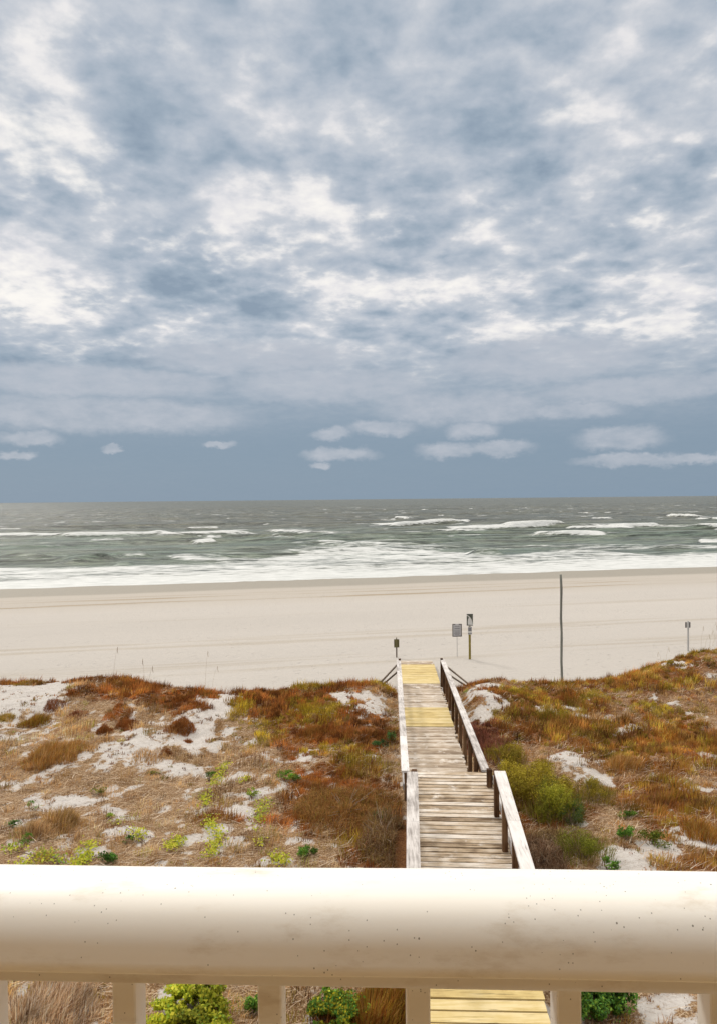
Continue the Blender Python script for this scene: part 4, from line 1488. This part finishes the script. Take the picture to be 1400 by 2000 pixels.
# little dark sign at the end of the boardwalk
x0, y0, z0 = base_at(774, 1284)
e = empty('trail_sign', (x0, y0, z0))
tag(e, 'short dark wooden sign standing at the end of the boardwalk', 'sign')
q = MB(); q.bar((x0, y0, z0 - .2), (x0, y0, z0 + m_at(y0, 37)), .06, .06, up=(0, 1, 0)); q.bar((x0, y0, z0 + m_at(y0, 37)), (x0, y0, z0 + m_at(y0, 39.5)), .03, .03, up=(0, 1, 0)); q.build('post', M_DARKW, e)
q = MB(); panel(q, x0, y0 - .045, z0 + m_at(y0, 20), z0 + m_at(y0, 36), m_at(y0, 10), .025)
q.build('panel', M_SIGNW, e)
q = MB(); panel(q, x0 - m_at(y0, 3.9), y0 - .06, z0 + m_at(y0, 20.4), z0 + m_at(y0, 35.6), m_at(y0, 1.2), .012); panel(q, x0 + m_at(y0, 3.9), y0 - .06, z0 + m_at(y0, 20.4), z0 + m_at(y0, 35.6), m_at(y0, 1.2), .012)
q.build('batten', M_SIGNW, e)

# tall pole
y0 = 29.2
p = depth_pt(1096, 1318, y0)
zt = depth_pt(1094, 1122, y0)[2]
x0 = p[0]
z0 = gz(x0, y0)
q = MB()
pts = []
for k in range(9):
    f = k / 8
    pts.append((x0 + .012 * math.sin(k * 2.1) - .01 * f, y0 + .01 * math.cos(k * 1.3), z0 - .3 + (zt - z0 + .3) * f))
q.tube(pts, [.052, .05, .048, .05, .046, .048, .045, .05, .046], 10)
o = q.build('pole', M_POLE, None, True)
tag(o, 'tall bare weathered pole standing at the beach edge of the dune', 'pole')

# thin sign at the right
p = base_at(1343, 1272)
x0, y0, z0 = p
e = empty('marker_sign', (x0, y0, z0))
tag(e, 'thin grey post sign with dark side strips on the right dune crest', 'sign')
q = MB(); q.bar((x0, y0, z0 - .2), (x0, y0, z0 + m_at(y0, 59)), .075, .05, up=(0, 1, 0), bev=.006); q.build('post', M_GALV, e)
for sx in (-1, 1):
    q = MB(); panel(q, x0 + sx * m_at(y0, 3.6), y0 + .035, z0 + m_at(y0, 46), z0 + m_at(y0, 57), m_at(y0, 3), .012); q.build('strip', M_DARKGREY, e)

# ------------------------------------------------------------------ balcony railing
YAW = -2.45
rl = empty('balcony_railing', (0, .680, CAM[2] - 1.35))
tag(rl, 'white rounded balcony railing with balusters across the foreground', 'railing')
ca, sa = math.cos(R(YAW)), math.sin(R(YAW))


def rp(u, v, z):
    """railing coordinates: u along, v away from the house, z relative to the camera height"""
    return (u * ca - v * sa, .680 + u * sa + v * ca, CAM[2] + z)


# cap profile (v, z): flat sides, rounded shoulders, slightly crowned top
top, bot = -.3600, -.427
hw = .050
prof = [(-hw, bot + .003), (-hw, bot + .012), (-hw, bot + .026)]
for k in range(1, 15):
    th = math.pi / 2 * k / 14
    prof.append((-hw + .040 * (1 - math.cos(th)), bot + .026 + (.0375) * math.sin(th)))
for k in range(1, 6):
    prof.append((-.010 + .020 * k / 6, bot + .0635 + .0006 * math.sin(math.pi * k / 6)))
prof += [(-a, b) for a, b in prof[:17][::-1]]
prof += [(hw - .003, bot), (.032, bot), (.032, bot + .006), (-.032, bot + .006), (-.032, bot), (-hw + .003, bot)]
us = np.linspace(-2.2, 2.2, 90)
vs, fs = [], []
n = len(prof)
for u in us:
    sag = .0007 * math.sin(u * 3.1) + .0003 * math.sin(u * 11)
    vs += [rp(u, v + sag, z + sag) for v, z in prof]
for i in range(len(us) - 1):
    for k in range(n):
        fs.append((i * n + k, i * n + (k + 1) % n, (i + 1) * n + (k + 1) % n, (i + 1) * n + k))
fs.append(tuple(range(n)))
fs.append(tuple(range(len(us) * n - n, len(us) * n))[::-1])
me = bpy.data.meshes.new('cap')
me.from_pydata([tuple(map(float, p)) for p in vs], [], fs)
for p_ in me.polygons:
    p_.use_smooth = len(p_.vertices) == 4
me.set_sharp_from_angle(angle=R(50))
link('cap_rail', me, M_RAIL, rl)
q = MB()
q.bar(rp(-2.2, 0, bot - .004), rp(2.2, 0, bot - .004), .086, .016)
q.build('channel', M_RAIL, rl)
q = MB()
q.bar(rp(-2.2, 0, -1.22), rp(2.2, 0, -1.22), .04, .035)
q.build('bottom_rail', M_RAIL, rl)
u_first = (223 - 700) / F * .668
for k in range(-12, 16):
    u = u_first + .1397 * k
    if abs(u) > 2.1:
        continue
    q = MB()
    q.bar(rp(u, -.0, -1.2), rp(u, -.0, bot - .0125), .0225, .030, up=(-sa, ca, 0), bev=.0015)
    q.build('baluster', M_RAIL, rl)

# ------------------------------------------------------------------ the house behind the camera (shades the railing)
hs = empty('beach_house', (0, -1.6, 0))
tag(hs, 'unseen tan stucco beach house wall and covered balcony behind the railing', 'house')
M_STUCCO = mat_plain('warm_bounce_stucco', (.50, .35, .18), .9, .06, 30)  # unseen wall and roof, tan warmed to bounce colour onto the railing
M_FLOOR = mat_plain('tan_balcony_floor', (.52, .34, .15), .8, .1, 8)  # floor colour also warmed for its bounce onto the railing
FZ = CAM[2] - 1.42


def hbox(name, x0, x1, y0, y1, z0, z1, mat):
    q = MB()
    q.frame_box(((x0 + x1) / 2, (y0 + y1) / 2, (z0 + z1) / 2), ((x1 - x0) / 2, 0, 0), (0, (y1 - y0) / 2, 0), (0, 0, (z1 - z0) / 2))
    return q.build(name, mat, hs)


hbox('wall', -7, 7, -1.9, -1.6, -.5, CAM[2] + 3.5, M_STUCCO)
hbox('balcony_floor', -7, 7, -1.6, .76, FZ - .25, FZ, M_FLOOR)
hbox('balcony_roof', -7, 7, -1.6, -.45, CAM[2] + 1.05, CAM[2] + 1.2, M_STUCCO)  # unseen roof, cut short so sky light reaches the railing
hbox('door_frame', -1.1, 1.1, -1.597, -1.55, FZ, FZ + 2.15, mat_plain('white_door_paint', (.7, .7, .68), .5))
hbox('door_glass', -1.0, 1.0, -1.545, -1.53, FZ + .12, FZ + 2.05, mat_plain('dark_glass', (.05, .06, .07), .1))
